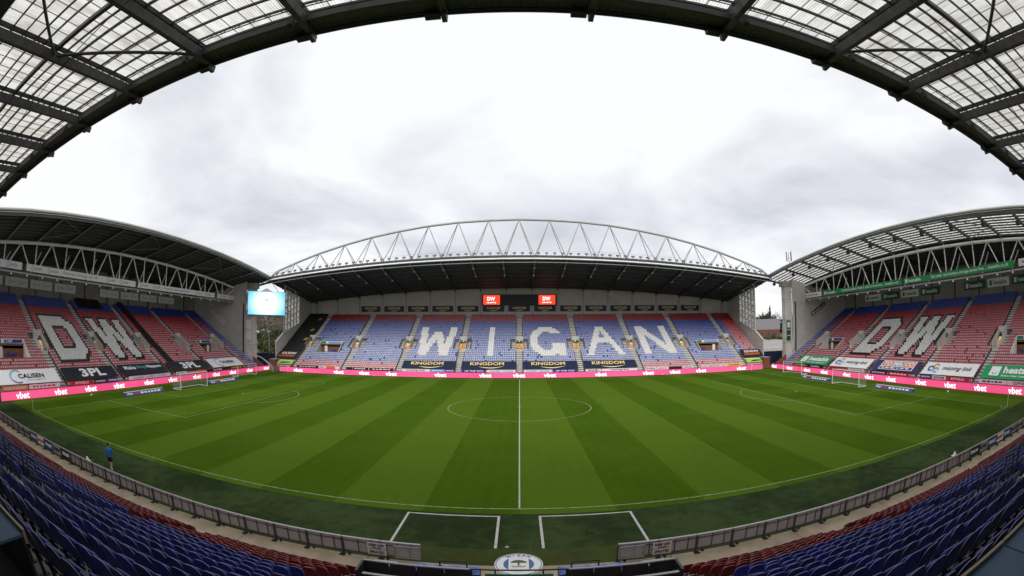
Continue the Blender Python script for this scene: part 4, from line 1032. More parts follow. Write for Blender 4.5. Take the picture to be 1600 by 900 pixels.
for i, (sx_, sy) in enumerate(((-1,-1), (1,-1), (-1,1), (1,1))):
    lab = ['corner flag post beside the letter D end of the near touchline', 'corner flag post beside the green tile-logo banner', 'corner flag post below the big screen corner', 'corner flag post in front of the brick shed corner'][i]
    t = thing('corner_flag', lab, 'corner flag', (sx_*52.5, sy*34, 0)); MB().tube((0,0,0), (0,0,1.62), .03, .022, 8).build('pole', white, t)
    MB().prism([(.02, 0, 1.6), (.40, .05, 1.44), (.02, 0, 1.28)], (0, .012, 0)).build('flag', white, t)
ledge = mat('mat_blue', (.05, .055, .24), .5)
for loc, rz, lab in (((-53.9, -11.2, 0), 90, 'low blue sponsor mat beside the dark-roofed end goal, near touchline side'), ((-53.9, 10.4, 0), 90, 'low blue and white sponsor mat beside the goal towards the big screen'), ((53.9, 10.7, 0), -90, 'low blue and white sponsor mat beside the goal towards the brick shed'), ((54.3, -10.4, 0), -90, 'low blue sponsor mat beside the translucent-roofed end goal, near touchline side')):
    t = thing('sponsor_mat', lab, 'sponsor mat', loc, (0, 0, R(rz))); b = MB()
    b.prism([(-4.4, -.25, .02), (-4.4, .55, .02), (-4.4, .55, .46), (-4.4, .15, .46)], (8.8, 0, 0)); b.build('wedge', ledge, t)
    a = math.atan2(.44, .4); text('sky', white, t, (-3.4, -.07, .25), a, 1.3, .42, .03); text('bet', redp, t, (-1.9, -.07, .25), a, 1.2, .42, .04); bars(t, 5.0, .30, white, (1.5, -.06, .25), a, seed=3)
    MB().prism([(-4.4, .16, .47), (4.4, .16, .47), (4.4, .56, .47), (-4.4, .56, .47)], (0, 0, .012)).build('white_top', white, t)
def ico(name, label, cat, loc, r, m, group=None):
    bm = bmesh.new(); bmesh.ops.create_icosphere(bm, subdivisions=2, radius=r); me = bpy.data.meshes.new(name); bm.to_mesh(me); bm.free(); me.materials.append(m)
    for p in me.polygons: p.use_smooth = True
    return tag(link(name, me, None, loc), label, cat, group)
ballm = mat('ball_white', (.78,.78,.78), .4, var=.15, vscale=18)
ico('football', 'white football lying on the grass at the dark-roofed end', 'ball', (-57.5, -20.2, .16), .16, ballm); ico('football', 'white football lying on the grass at the translucent-roofed end', 'ball', (57.4, -20.1, .16), .16, ballm)
ico('football', 'white football at the foot of the far boards near the white letter N', 'ball', (31.0, 36.3, .13), .13, ballm); ico('football', 'white football at the foot of the far boards left of the navy banners', 'ball', (-31.6, 36.3, .13), .13, ballm)
def cone(label, x, y, h=.32):
    t = thing('marker_cone', label, 'cone', (x, y, 0)); MB().tube((0,0,.03), (0,0,h), .2, .05, 12).build('cone', white, t); MB().box((-.24,-.24,0), (.24,.24,.03)).build('base', white, t)
cone('white marker cone by the hoarding beside the walking man', -30.45, -38.9); cone('white marker cone by the hoarding near the printed panels', 30.85, -38.8)
for lab, x, y in (('grey bottle cap left on the turf beside the technical area', -.55, -38.7),): tag(MB().tube((0,0,0), (0,0,.03), .10, .08, 10).build('turf_cap', conc, None, (x, y, .003)), lab, 'cap')
# water jet from a pitch sprinkler in the far corner
sp = thing('sprinkler', 'arc of water spraying from a sprinkler in the far corner', 'sprinkler', (-60.2, 36.2, 0))
drop = mat('water_drop', (.8,.82,.85), .1, emit=None)
b = MB()
for i in range(900):
    t = rng.random()**.8; x = -3.6+6.0*t; z = 3.4*(1-t**2.2)+.05; sp_ = .05+.30*t**3
    p = (x+rng.normal(0, sp_), rng.normal(0, sp_), max(.03, z+rng.normal(0, sp_))); r = .02+.018*rng.random()
    b.prism([(p[0]-r, p[1], p[2]-r), (p[0]+r, p[1], p[2]-r), (p[0], p[1], p[2]+r)], (0, r, 0))
stuff(b.build('spray', drop, sp)); MB().tube((-3.6, 0, 0), (-3.6, 0, 3.4), .03, n=6).build('riser', steelg, sp)

# big screen hung in the corner
sc_ = thing('video_screen', 'bright blue and white video screen hanging in the far corner', 'screen', (-61.15, 37.9, 16.1), (0, 0, math.atan2(.62, .78)))
def screen_mat():
    m = bpy.data.materials.new('screen_picture'); m.use_nodes = True; t = m.node_tree; t.nodes.clear(); NN = t.nodes.new; LL = t.links.new
    o = NN('ShaderNodeOutputMaterial'); e = NN('ShaderNodeEmission'); tx = NN('ShaderNodeTexCoord'); mp = NN('ShaderNodeMapping'); mp.inputs['Scale'].default_value = (1/5.2, 1, 1/4.4)
    LL(tx.outputs['Object'], mp.inputs[0]); ln = NN('ShaderNodeVectorMath'); ln.operation = 'LENGTH'; LL(mp.outputs[0], ln.inputs[0])
    r = NN('ShaderNodeValToRGB'); r.color_ramp.elements[0].position = .35; r.color_ramp.elements[0].color = (.86, .95, .90, 1); r.color_ramp.elements[1].position = 1.0; r.color_ramp.elements[1].color = (.14, .52, .88, 1)
    LL(ln.outputs[1], r.inputs[0]); LL(r.outputs[0], e.inputs[0]); e.inputs[1].default_value = 1.0; LL(e.outputs[0], o.inputs[0]); return m
MB().box((-4.95, .06, -2.85), (4.95, .7, 2.85)).build('casing', steelb, sc_); MB().box((-4.88, 0, -2.78), (4.88, .055, 2.78)).build('display', screen_mat(), sc_)
shape(sc_, arc_mesh(0, 2.25, 0, 360, 40), ledw, (0, -.012, .05), R(90), 'white_disc'); 
gl = MB(); gl.prism([(-.62, -.12, 0), (.62, -.12, 0), (.35, .16, 0), (0, .42, 0), (-.35, .16, 0)], (0, 0, .005)); shape(sc_, gl, mat('screen_green', (.1,.5,.3), .5, emit=(.10,.62,.36), estr=.8), (0, -.03, .75), R(90), 'green_tree')
[MB().tube((s*3.2, .4, 2.85), (s*1.2, .4, 5.2), .07, n=6).build('hanger', steelg, sc_) for s in (-1, 1)]
MB().prism([(-1.5, 0, 2.9), (1.5, 0, 2.9), (0, 0, 3.7)], (0, .3, 0)).build('gusset', steelw, sc_)

# near hoarding, seen from behind
def hoarding(x0, x1, lab, grp, front=None):
    c = (x0+x1)/2; ln = x1-x0
    t = thing('advertising_hoarding', lab, 'hoarding', (c, -40.5, 0), group=grp)
    if front is None: MB().box((-ln/2+.02, -.02, .20), (ln/2-.02, .02, .84)).build('panel', grey_board, t)
    else: MB().box((-ln/2+.02, -.02, .16), (ln/2-.02, .02, .84)).build('panel', front[0], t)
    MB().box((-ln/2+.01, -.05, .84), (ln/2-.01, .06, .885)).build('top_rail', mat('rail_pale', (.40,.375,.38), .4, .3), t)
    if front is None:
        fr = MB(); fr.box((-ln/2, -.07, .14), (ln/2, -.03, .2)); fr.box((-ln/2, -.06, .70), (ln/2, -.03, .735))
        for u in (-.08*ln, .27*ln): fr.box((u-.02, -.06, .2), (u+.02, -.03, .84))
        fr.build('frame', mat('frame_grey', (.09,.08,.08), .5, .3), t)
    elif front[1]: bars(t, ln*.78, .30, front[2], (0, -.03, .5), R(90), seed=int(x0*10))
    MB().box((-ln/2-.05, -.10, 0), (-ln/2+.05, -.03, .84)).build('post', mat('post_dark', (.055,.05,.05), .5), t)
    ft = MB(); ft.box((-ln/2-.12, -.34, 0), (-ln/2+.12, -.05, .07)); ft.tube((-ln/2+.3, -.12, .02), (-ln/2+.3, -.12, .12), .07, n=7); ft.build('foot', steelb, t)
k = 0; x = 4.05
while x < 60:
    for s in (1, -1):
        a, b = (x, x+1.76) if s > 0 else (-x-1.76, -x)
        fr = None
        if 29 < x < 42: fr = [(black, 'print', white), (mat('print_grey', (.3,.29,.3), .6), 'print', ink), (bluep, 'print', white), (white, 'print', redp), (bluep, 'print', white), (grey_board, 'print', ink), (grey_board, 'print', ink)][int((x-29)/1.77) % 7]
        hoarding(a, b, 'framed grey panel of the hoarding behind the near touchline' if fr is None else 'printed panel of the hoarding behind the near touchline', 'plain hoarding panels' if fr is None else 'printed hoarding panels', fr)
    x += 1.77
for s in (-1, 1):
    t = thing('notice_board', 'keep off notice on the hoarding %s' % ('nearer the walking man' if s < 0 else 'across the gap from the walking man'), 'notice', (s*5.95, -40.64, .55), (0, 0, 0))
    MB().box((-.42, -.02, -.02), (.42, 0, .26)).build('upper_plate', mat('notice_pale', (.55,.50,.48), .6), t); MB().box((-.42, -.021, -.32), (.42, -.001, -.06)).build('lower_plate', MATS['notice_pale'], t)
    text('KEEP OFF', ink, t, (0, -.03, .16), R(90), .68, .13, .03); text('WHEN', ink, t, (0, -.03, .03), R(90), .4, .06, .02); text('SPRAYED', ink, t, (0, -.03, -.19), R(90), .66, .15, .03)
    g = thing('hoarding_gate', 'tubular gate panel at the hoarding end %s' % ('nearer the walking man' if s < 0 else 'across the gap from the walking man'), 'gate', (s*4.62, -40.66, 0))
    b = MB(); hx, z0_, z1_ = .55, .22, .78
    for p, q in (((-hx, z0_), (hx, z0_)), ((-hx, z1_), (hx, z1_)), ((-hx, z0_), (-hx, z1_)), ((hx, z0_), (hx, z1_)), ((.12, z0_), (.12, z1_))): b.tube((p[0], 0, p[1]), (q[0], 0, q[1]), .028, n=7)
    b.build('frame', steelg, g); MB().box((-.5, .03, .25), (.5, .04, .75)).build('mesh_panel', grey_board, g)

# dugout surround at the tunnel
panel_d = mat('dugout_panel', (.028, .022, .024), .45, var=.3, vscale=2)
for s in (-1, 1):
    who = 'nearer the walking man' if s < 0 else 'across the tunnel from the walking man'
    t = thing('dugout', 'dark panelled dugout back with a pale cap %s' % who, 'dugout', (s*3.7, -42.85, 0)); X0, X1 = -2.05, 2.05
    for i in range(4): MB().box((X0+i*1.03, -.03, .1), (X0+i*1.03+.99, .03, 1.17)).build('back_panel', panel_d, t)
    MB().box((X0-.03, -.05, 1.17), (X1, .05, 1.215)).build('cap', mat('cap_grey', (.30,.29,.30), .4, .3), t)
    MB().box((s*2.05-.05, -.9, 0), (s*2.05+.05, .05, 1.2)).build('end_panel', panel_d, t)
    MB().box((X0+.3, -1.05, .3), (X1-.2, -.98, 1.18)).build('inner_panel', panel_d, t); MB().box((X0+.3, -1.08, 1.18), (X1-.2, -.95, 1.22)).build('inner_cap', MATS['cap_grey'], t)
    tp_ = thing('tarpaulin', 'blue tarpaulin folded in front of the dugout %s' % who, 'tarpaulin', (s*2.75, -42.2, .72)); b = MB(); n_ = 12
    P = lambda i, j: (-1.3+2.6*i/n_, -.32+.16*j, .16*math.sin(j*.8)+.05*math.sin(i*2.3+j))
    for i in range(n_):
        for j in range(4): b.quad(P(i,j), P(i+1,j), P(i+1,j+1), P(i,j+1))
    b.build('sheet', mat('tarp_blue', (.10,.20,.55), .45, var=.2, vscale=4), tp_); MB().box((-1.3, -.3, -.7), (1.3, .3, -.04)).build('bench', steelb, tp_)
    t = thing('handrail', 'small tubular handrail above the tarpaulin %s' % who, 'handrail', (s*2.4, -42.45, 0)); b = MB()
    for q in (-.5, .5): b.tube((q, 0, .4), (q, 0, 1.28), .03, n=8)
    b.tube((-.5, 0, 1.28), (.5, 0, 1.28), .03, n=8); b.build('tube', mat('rail_dark', (.05,.05,.052)), t)
    t = thing('locker_top', 'pale box lid standing beside the dugout %s' % who, 'box', (s*5.1, -42.3, 0)); MB().box((-.45, -.22, 0), (.45, .22, .78)).build('case', panel_d, t); MB().box((-.46, -.23, .78), (.46, .23, .82)).build('lid', mat('lid_pale', (.36,.42,.42), .5), t)
t = thing('tunnel_rail', 'black rail with a green printed cloth across the tunnel mouth', 'railing', (0, -42.9, 0)); b = MB(); b.tube((-1.75, 0, 1.22), (1.75, 0, 1.22), .032, n=8)
for q in (-1.7, -.85, .85, 1.7): b.tube((q, 0, .3), (q, 0, 1.22), .03, n=7)
b.build('tube', steelb, t); MB().box((-1.2, -.10, .55), (1.2, -.06, 1.08)).build('green_cloth', mat('teal_cloth', (.02,.16,.10), .6, var=.3, vscale=5), t); MB().box((-1.75, -.3, .2), (1.75, -.12, .78)).build('pale_sill', mat('sill_pale', (.55,.50,.46), .7), t)
# club crest disc lying on the turf
em = thing('crest_disc', 'round white club crest with blue sides lying on the turf at the tunnel', 'crest', (-.03, -40.4, .02))
shape(em, arc_mesh(0, 1.0, 0, 360, 48, .02), white, (0, 0, 0), 0, 'disc'); shape(em, arc_mesh(.925, .955, 0, 360, 48, .008), bluep, (0, 0, .021), 0, 'ring_line')
shape(em, arc_mesh(0, .64, 0, 360, 40, .006), mat('crest_ring', (.70,.70,.72), .6), (0, 0, .021), 0, 'inner_disc'); 
cblue = mat('crest_blue', (.07,.13,.30), .6)
for s in (-1, 1):
    b = MB(); pts = [(s*.42, -.46, 0)]+[(s*.63*math.cos(R(a)), .63*math.sin(R(a)), 0) for a in range(-47, 48, 8)]+[(s*.42, .46, 0)]; b.prism(pts if s > 0 else pts[::-1], (0, 0, .006)); shape(em, b, cblue, (0, 0, .028), 0, 'blue_side')
shape(em, plate(.82, 1.0, .004), white, (0, 0, .028), 0, 'shield')
b = MB(); b.prism([(-.34, .12, 0), (-.30, .04, 0), (.30, .04, 0), (.36, .12, 0), (.18, .26, 0), (0, .31, 0), (-.2, .26, 0)], (0, 0, .004)); shape(em, b, mat('crest_green', (.06,.10,.03), .6), (0, .05, .034), 0, 'tree'); shape(em, plate(.07, .2, .004), ink, (0, .0, .034), 0, 'tree_trunk')
b = MB(); b.prism([(-.24, -.30, 0), (.24, -.30, 0), (.32, -.12, 0), (.14, -.2, 0), (0, -.08, 0), (-.14, -.2, 0), (-.32, -.12, 0)], (0, 0, .004)); shape(em, b, mat('crest_gold', (.42,.36,.20), .6), (0, 0, .034), 0, 'crown')
for i, ch_ in enumerate('WIGAN'):
    a = R(122-16*i); text(ch_, ink, em, (.79*math.cos(a), .79*math.sin(a), .03), 0, None, .17, .01, 0, a-R(90))

# press desks beside the camera
desk_m = mat('desk_blue', (.045, .105, .19), .55, var=.12, vscale=2)
for s, xs in ((1, (3.0, 4.6, 6.2, 7.8, 9.4, 11.0)), (-1, (-4.95, -6.55, -8.15, -9.75, -11.35))):
    for i, x in enumerate(xs):
        x0, x1 = (x, x+1.57) if s > 0 else (x-1.57, x)
        d = thing('press_desk', 'blue-topped press desk behind the last seat row, %s' % ('nearer the walking man' if s < 0 else 'away from the walking man'), 'desk', ((x0+x1)/2, -55.75, nfl(NROW)), group='press desks'); h = 7.52-nfl(NROW)
        MB().box((-.785, -.30, h-.03), (.785, .30, h)).build('top', desk_m, d); MB().box((-.785, .30, h-.12), (.785, .34, h+.05)).build('front_lip', mat('lip_tan', (.30,.24,.17), .5), d)
        MB().box((-.785, .26, 0), (.785, .295, h-.03)).build('modesty_panel', steelb, d)
# ------------------------------------------------------------------ the person
def person(loc, rz):
    root = thing('person', 'person in a blue top and black shorts walking along the near touchline', 'person', loc, (0, 0, rz))
    def skin(name, joints, edges_, m, sub=2):
        me = bpy.data.meshes.new(name); me.from_pydata([j[:3] for j in joints], edges_, []); o = link(name, me, root); me.materials.append(m)
        md = o.modifiers.new('skin', 'SKIN'); lay = me.skin_vertices[0].data if me.skin_vertices else None
        if lay is None:
            o.data.skin_vertices.new() if hasattr(o.data.skin_vertices, 'new') else None
        for i, j in enumerate(joints): me.skin_vertices[0].data[i].radius = (j[3], j[4] if len(j) > 4 else j[3])
        me.skin_vertices[0].data[0].use_root = True
        ss = o.modifiers.new('sub', 'SUBSURF'); ss.levels = sub; ss.render_levels = sub
        md.use_smooth_shade = True
        return o
    skin_m = mat('skin', (.42, .24, .17), .55); hair = mat('hair_dark', (.02, .014, .011), .6); top = mat('top_blue', (.03, .15, .55), .6, var=.08, vscale=8); sh = mat('shorts_black', (.010, .010, .012), .7)
    # faces local +y
    J = [(0,0,.95,.105,.085), (0,-.01,1.15,.105,.08), (0,.0,1.34,.13,.085), (0,.01,1.46,.07,.06), (0,.02,1.55,.052,.052), (0,.03,1.63,.070,.085), (0,.035,1.72,.072,.088), (0,.03,1.78,.05,.06),
         (-.10,0,.88,.08,.08), (-.105,.06,.50,.056,.06), (-.10,.10,.33,.056,.060), (-.10,.03,.09,.036,.038), (-.10,.14,.05,.034,.028),
         (.10,0,.88,.08,.08), (.115,-.06,.50,.056,.06), (.125,-.20,.35,.056,.060), (.13,-.33,.13,.036,.038), (.13,-.25,.05,.034,.028),
         (-.19,.0,1.41,.055), (-.26,.02,1.17,.042), (-.20,.20,1.08,.034), (-.16,.27,1.10,.034), (.19,0,1.41,.055), (.27,.0,1.17,.042), (.22,.16,1.02,.034), (.18,.23,1.02,.034)]
    Ed = [(0,1),(1,2),(2,3),(3,4),(4,5),(5,6),(6,7),(0,8),(8,9),(9,10),(10,11),(11,12),(0,13),(13,14),(14,15),(15,16),(16,17),(2,18),(18,19),(19,20),(20,21),(2,22),(22,23),(23,24),(24,25)]
    skin('body', J, Ed, skin_m)
    skin('top', [(0,0,.80,.20,.17), (0,0,.92,.19,.16), (0,-.01,1.15,.18,.15), (0,0,1.34,.20,.15), (0,.005,1.46,.11,.10), (0,.01,1.53,.075,.075), (-.20,0,1.42,.085), (-.27,.02,1.17,.072), (-.22,.17,1.09,.062), (-.18,.25,1.09,.05), (.20,0,1.42,.085), (.28,.0,1.17,.072), (.24,.13,1.035,.062), (.20,.21,1.02,.05)], [(0,1),(1,2),(2,3),(3,4),(4,5),(3,6),(6,7),(7,8),(8,9),(3,10),(10,11),(11,12),(12,13)], top)
    skin('shorts', [(0,0,.98,.18,.15), (-.105,.01,.84,.14,.14), (-.112,.04,.62,.125,.125), (-.112,.055,.50,.12,.12), (.105,-.01,.84,.14,.14), (.118,-.045,.62,.125,.125), (.120,-.06,.50,.12,.12)], [(0,1),(1,2),(2,3),(0,4),(4,5),(5,6)], sh)
    skin('hair', [(0,-.03,1.64,.075,.07), (0,-.015,1.71,.096,.10), (0,.0,1.80,.092,.105), (0,.03,1.86,.05,.06)], [(0,1),(1,2),(2,3)], hair)
    for x, y, y2, z in ((-.10,-.04,.20,.05), (.13,-.38,-.16,.07)): skin('shoe', [(x,y,z,.05,.045), (x,(y+y2)/2,z-.005,.05,.042), (x,y2,z-.015,.04,.03)], [(0,1),(1,2)], white)
    for x, y in ((-.16,.29), (.18,.25)):
        for k in range(4): MB().tube((x-.03+.02*k, y, 1.08), (x-.03+.02*k+.005, y+.05+.008*(k % 2), 1.03-.006*k), .009, .007, 6).build('finger', skin_m, root)
        MB().tube((x+.03, y, 1.10), (x+.045, y+.05, 1.085), .011, .009, 6).build('thumb', skin_m, root)
    MB().tube((0, .115, 1.70), (0, .145, 1.675), .012, .016, 6).build('nose', skin_m, root)
    for s in (-1, 1):
        MB().box((s*.078-.008, .01, 1.66), (s*.078+.008, .05, 1.725)).build('ear', skin_m, root); MB().tube((s*.03, .112, 1.715), (s*.03, .122, 1.715), .01, n=6).build('eye', ink, root)
    MB().box((-.025, .108, 1.635), (.025, .118, 1.643)).build('mouth', mat('lip', (.30,.12,.10), .5), root)
person((-27.3, -38.5, 0), R(35))

# ------------------------------------------------------------------ beyond the corners
def leaf_mesh(n, pts_fn, size, name, m):
    P = np.array([pts_fn() for _ in range(n)]); a = rng.normal(size=(n, 3)); a /= np.linalg.norm(a, axis=1)[:, None]; b = np.cross(a, rng.normal(size=(n, 3))); b /= np.linalg.norm(b, axis=1)[:, None]
    s = size*(.6+.8*rng.random((n, 1))); V = np.stack([P-a*s-b*s*.6, P+a*s-b*s*.6, P+a*s+b*s*.6, P-a*s+b*s*.6], 1).reshape(-1, 3)
    me = bpy.data.meshes.new(name); me.from_pydata(V.tolist(), [], np.arange(4*n).reshape(-1, 4).tolist()); me.materials.append(m); return me
def leafm(name, c1, c2):
    m = bpy.data.materials.new(name); m.use_nodes = True; t = m.node_tree; b = t.nodes['Principled BSDF']; g = t.nodes.new('ShaderNodeNewGeometry'); mx_ = t.nodes.new('ShaderNodeMix'); mx_.data_type = 'RGBA'
    mx_.inputs[6].default_value = (*c1, 1); mx_.inputs[7].default_value = (*c2, 1); t.links.new(g.outputs['Random Per Island'], mx_.inputs[0]); t.links.new(mx_.outputs[2], b.inputs['Base Color']); b.inputs['Roughness'].default_value = .8; return m
lf_g = leafm('leaf_green', (.030,.050,.012), (.10,.12,.035)); lf_b = leafm('leaf_brown', (.10,.08,.045), (.24,.20,.14)); lf_d = leafm('leaf_dark', (.025,.038,.016), (.07,.075,.03))
bark = mat('bark', (.16, .14, .12), .9, var=.3, vscale=4)
def tree(name, label, x, y, h, rad, m, n=1500, bare=False, group=None, ls=.30):
    t = thing(name, label, 'tree', (x, y, -.05), group=group); b = MB(); rr = random.Random(int(x*31+y*7)); top = Vector((rr.uniform(-.4,.4), rr.uniform(-.4,.4), h*.55)); b.tube((0,0,0), top, h*.022, h*.012, 7)
    tips = []
    def grow(p, d, ln, r, lv):
        q = p+d*ln; b.tube(p, q, r, r*.6, 5, caps=False); tips.append(q)
        if lv: 
            for _ in range(3): nd = (d+Vector((rr.gauss(0,.55), rr.gauss(0,.55), rr.gauss(.15,.35)))).normalized(); grow(q, nd, ln*.68, r*.6, lv-1)
    for i in range(6): a = i*1.05+rr.random(); grow(top*rr.uniform(.5,1), Vector((math.cos(a)*.8, math.sin(a)*.8, rr.uniform(.4,1.2))).normalized(), h*.22, h*.010, 4 if bare else 2)
    b.build('trunk', bark, t); cl = [Vector((rr.gauss(0,.45)*rad, rr.gauss(0,.45)*rad, h*(.35+.6*rr.random()))) for _ in range(14)]
    def pt(): c = cl[rng.integers(len(cl))] if not bare else tips[rng.integers(len(tips))]; return (c.x+rng.normal(0, rad*(.2 if not bare else .06)), c.y+rng.normal(0, rad*(.2 if not bare else .06)), c.z+rng.normal(0, h*(.07 if not bare else .03)))
    link('crown', leaf_mesh(n, pt, ls if not bare else .14, 'crown', m), t)
TR = [(-93, 88, 17), (-99, 96, 19), (-88, 92, 15), (-84, 84, 13), (-104, 90, 17), (-96, 104, 20), (-90, 100, 18), (-101, 108, 21), (-108, 100, 19), (-86, 97, 17), (-82, 90, 15), (-112, 112, 22)]
for x, y, h in TR: tree('bare_tree', 'bare brown tree seen through the gap below the big screen', x, y, h, 4, lf_b, 2600, True, 'bare trees in the corner gap')
for x, y, h in ((-83, 78, 9), (-78, 75, 8), (-88, 82, 8), (-81, 83, 10), (-86, 88, 9), (-92, 86, 8), (-96, 92, 9), (-76, 78, 8)): tree('evergreen_bush', 'dense green evergreen bush in front of the bare trees', x, y, h, 3.4, lf_g, 3000, group='evergreens in the corner gap')
bank = MB(); struct(MB().quad((72, 88, -.03), (320, 88, -.03), (320, 124, 4.6), (72, 124, 4.6)).build('car_park', mat('road_pale', (.30,.29,.28), .9, var=.1, vscale=.2))); bank.quad((72, 124, 4.6), (320, 124, 4.6), (320, 420, 9), (72, 420, 9)); struct(bank.build('embankment', mat('bank_grass', (.06,.075,.03), .95, var=.4, vscale=.2)))
for i in range(40):
    x = 138+i*3.2+random.uniform(-3,3); yy_ = 222+random.uniform(-18,30); tree('wood_tree', 'dark tree in the wood on the skyline behind the brick shed', x, yy_, random.uniform(10.5,13.5)+5.5, 5.5, lf_d, 1500, group='wood behind the shed', ls=.5)
for i in range(7): tree('hedge_bush', 'low bush at the foot of the bank in front of the brick shed', 108+i*4.2, 127-i*1.5+random.uniform(-1,1), random.uniform(5.6,6.6), 2.4, lf_g, 900, group='bushes in front of the shed')
tree('conifer', 'taller pointed tree rising above the skyline wood', 168, 208, 23.5, .9, lf_d, 900)
shd = thing('brick_shed', 'red brick shed with grey pitched roof in the corner gap', 'building', (119.5, 139, 5.2), (0, 0, R(-32))); MB().box((-8.8, -8, 0), (8.8, 8, 3.7)).build('wall', brick, shd)
MB().prism([(-9.1, -8.3, 3.7), (-9.1, 8.3, 3.7), (-9.1, 0, 9.0)], (18.2, 0, 0)).build('roof', mat('slate', (.16,.15,.155), .8, var=.15), shd)
for i in range(5): MB().box((-7.9+i*3.5, -8.06, .9), (-6.4+i*3.5, -8.01, 2.7)).build('window', steeld, shd)
for i in range(6): MB().box((-8.9+i*3.5, -8.25, 0), (-8.5+i*3.5, -8.01, 3.5)).build('buttress', brick, shd)
struct(sheet('road', 70, 66, 220, 86, -.03, mat('road_pale', (.30,.29,.28), .9, var=.1, vscale=.2)))
lowwall = thing('low_wall', 'long pale low wall beside the road beyond the corner', 'wall', (98, 87, 0)); MB().box((-22, -.2, 0), (22, .2, 2.2)).build('wall', conc, lowwall)
for i in range(7): tag(MB().box((-1.9, -.8, .3), (1.9, .8, 1.45)).build('parked_car', [mat('car_dark', (.05,.05,.06), .3), mat('car_grey', (.3,.3,.32), .3)][i % 2], None, (84+i*4.6, 76, 0)), 'parked car beyond the dark blue fence', 'car', 'parked cars beyond the fence') if False else None
fence_m = mat('fence_navy', (.012, .022, .055), .5, var=.1)
for s in (-1, 1):
    fn = thing('site_fence', 'dark navy panel fence closing the corner gap %s' % ('below the big screen' if s < 0 else 'below the brick shed'), 'fence', (s*68.5, 46.5, 0))
    for i in range(6): MB().box((-9+i*3.02, -.04, 0), (-9+i*3.02+2.98, .04, 3.6)).build('panel', fence_m, fn)
    for i in range(7): MB().box((-9.05+i*3.02, -.12, 0), (-8.95+i*3.02, .1, 3.65)).build('post', steelb, fn)
    bp = thing('brick_pier', 'brick end pier at the corner of the far stand %s' % ('below the big screen' if s < 0 else 'below the lime banner'), 'wall', (s*59.6, 39.6, 0)); MB().box((-.9, -1.3, 0), (.9, 1.3, 2.6)).build('brickwork', brick, bp); MB().box((-.95, -1.35, 2.6), (.95, 1.35, 2.72)).build('capping', conc, bp)
# lamp column and mast
lc = thing('lamp_column', 'slim street lamp column in the gap below the big screen', 'street lamp', (-78, 66, 0)); MB().tube((0,0,0), (0,0,9.2), .09, .06, 8).build('pole', steelg, lc); MB().box((-.6, -.2, 9.2), (.6, .2, 9.4)).build('lantern', steelg, lc)
am = thing('aerial_mast', 'cluster of phone aerials on a short mast above the end roof', 'aerial', (72.3, 45, 20)); MB().tube((0,0,0), (0,0,9.4), .12, n=8).build('mast', steelg, am)
for i in range(6):
    a = i*math.pi/3; MB().box((.75*math.cos(a)-.12, .75*math.sin(a)-.08, 7.4), (.75*math.cos(a)+.12, .75*math.sin(a)+.08, 9.6+.2*(i % 3))).build('antenna', [steelg, steelw, steeld][i % 3], am); MB().tube((0,0,8.2), (.75*math.cos(a), .75*math.sin(a), 8.2), .03, n=5).build('arm', steelg, am)
# signs fixed to piers and walls
t = thing('pier_sign', 'tall green sign with a white tile on the concrete pier', 'sign', (65.0, 36.25, 9.0)); MB().box((-.62, -.04, -2.4), (.62, 0, 2.4)).build('panel', greend, t)
MB().box((-.42, -.06, .7), (.42, -.04, 2.0)).build('white_tile', white, t); text('heatable', white, t, (0, -.06, .2), R(90), 1.0, .28, .02); text('heatable', white, t, (0, -.06, -1.2), R(90), 1.0, .28, .02)
t = thing('pier_sign', 'tall white sign with a grey ring logo on the pier below the big screen', 'sign', (-65.6, 36.25, 9.6)); MB().box((-.8, -.04, -2.4), (.8, 0, 2.4)).build('panel', white, t); shape(t, arc_mesh(.32, .42, 60, 300, 14), skyb, (-.3, -.05, 0), R(90), 'logo_ring'); text('CALISEN', ink, t, (.1, -.05, 0), R(90), 1.1, .26)
t = thing('wall_sign', 'green sign sloping with the seats on the pale end wall', 'sign', (75.2, 36.1, 14.2), (0, R(-30), 0)); MB().box((-2.9, -.04, -.5), (2.9, 0, .5)).build('panel', greend, t); MB().box((-2.5, -.06, -.3), (-2.0, -.04, .3)).build('white_tile', white, t); text('heatable.co.uk', white, t, (.4, -.06, 0), R(90), 4.2, .55, .02)
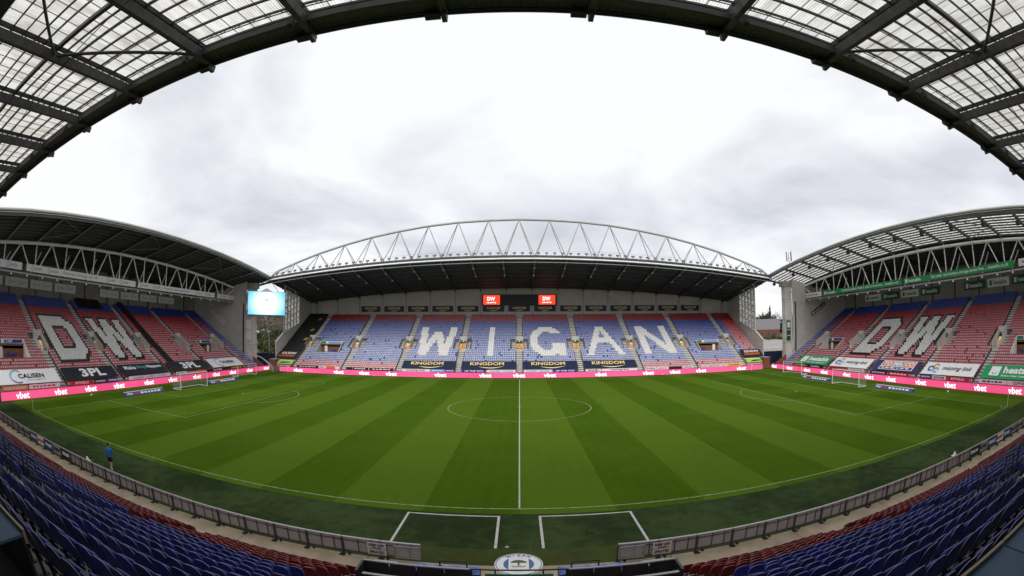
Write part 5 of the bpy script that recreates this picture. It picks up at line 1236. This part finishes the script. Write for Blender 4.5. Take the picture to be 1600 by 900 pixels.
t = thing('wall_sign', 'grey sign sloping with the seats on the wall beside the blue column', 'sign', (-76.2, 36.1, 12.6), (0, R(30), 0)); MB().box((-2.9, -.04, -.55), (2.9, 0, .55)).build('panel', MATS['grey_white_print'], t)
for dx in (-1.3, 1.4): shape(t, arc_mesh(.34, .42, 60, 300, 14), teal, (dx-.5, -.06, 0), R(90), 'logo_ring'); text('CALISEN', inkgrey, t, (dx+.1, -.06, 0), R(90), 1.6, .3)

# loose chairs on the viewing platforms
chair_me = {}
cbl = mat('chair_blue', (.02, .05, .30), .4)
for root, b0, b1, yb, za, zb, i in PLAT:
    rot = root.rotation_euler.z; Mr = Matrix.Rotation(rot, 4, 'Z'); side = 'far stand' if abs(rot) < .1 else ('dark-roofed end' if rot > 0 else 'translucent-roofed end')
    far_box = abs(rot) > .1 and abs((b0+b1)/2) < 27
    for k in range(0 if far_box else (3 if rot > .1 else 2)):
        u = (b1-1.9-.75*k) if i % 2 == 0 else (b0+1.2+.75*k)
        c = thing('platform_chair', 'small blue chair on the viewing platform of the %s%s' % (side, '' if abs(rot) > .1 else (' nearer the black cover' if b0 < 0 else ' nearer the red corner block')), 'chair', Mr @ Vector((u, yb-.7, za)), (0, 0, rot), group='blue chairs on the viewing platforms')
        if not chair_me:
            chair_me['backrest'] = MB().box((-.24, .2, .42), (.24, .25, .9)).mesh('backrest'); chair_me['seat'] = MB().box((-.24, -.25, .40), (.24, .2, .46)).mesh('seat'); chair_me['leg'] = MB().tube((0, 0, 0), (0, 0, .40), .02, n=6).mesh('leg')
            for q, m in (('backrest', cbl), ('seat', cbl), ('leg', steelg)): chair_me[q].materials.append(m)
        link('backrest', chair_me['backrest'], c); link('seat', chair_me['seat'], c)
        for lx, ly in ((-.2, -.2), (.2, -.2), (-.2, .18), (.2, .18)): link('leg', chair_me['leg'], c, (lx, ly, 0))
    if rot > .1 and not far_box: text('TAP', white, [q for q in root.children if q.name.startswith('viewing_platform')][0], (b0+3.2, yb-.13, zb+.65), R(90), 1.6, .4, .03)
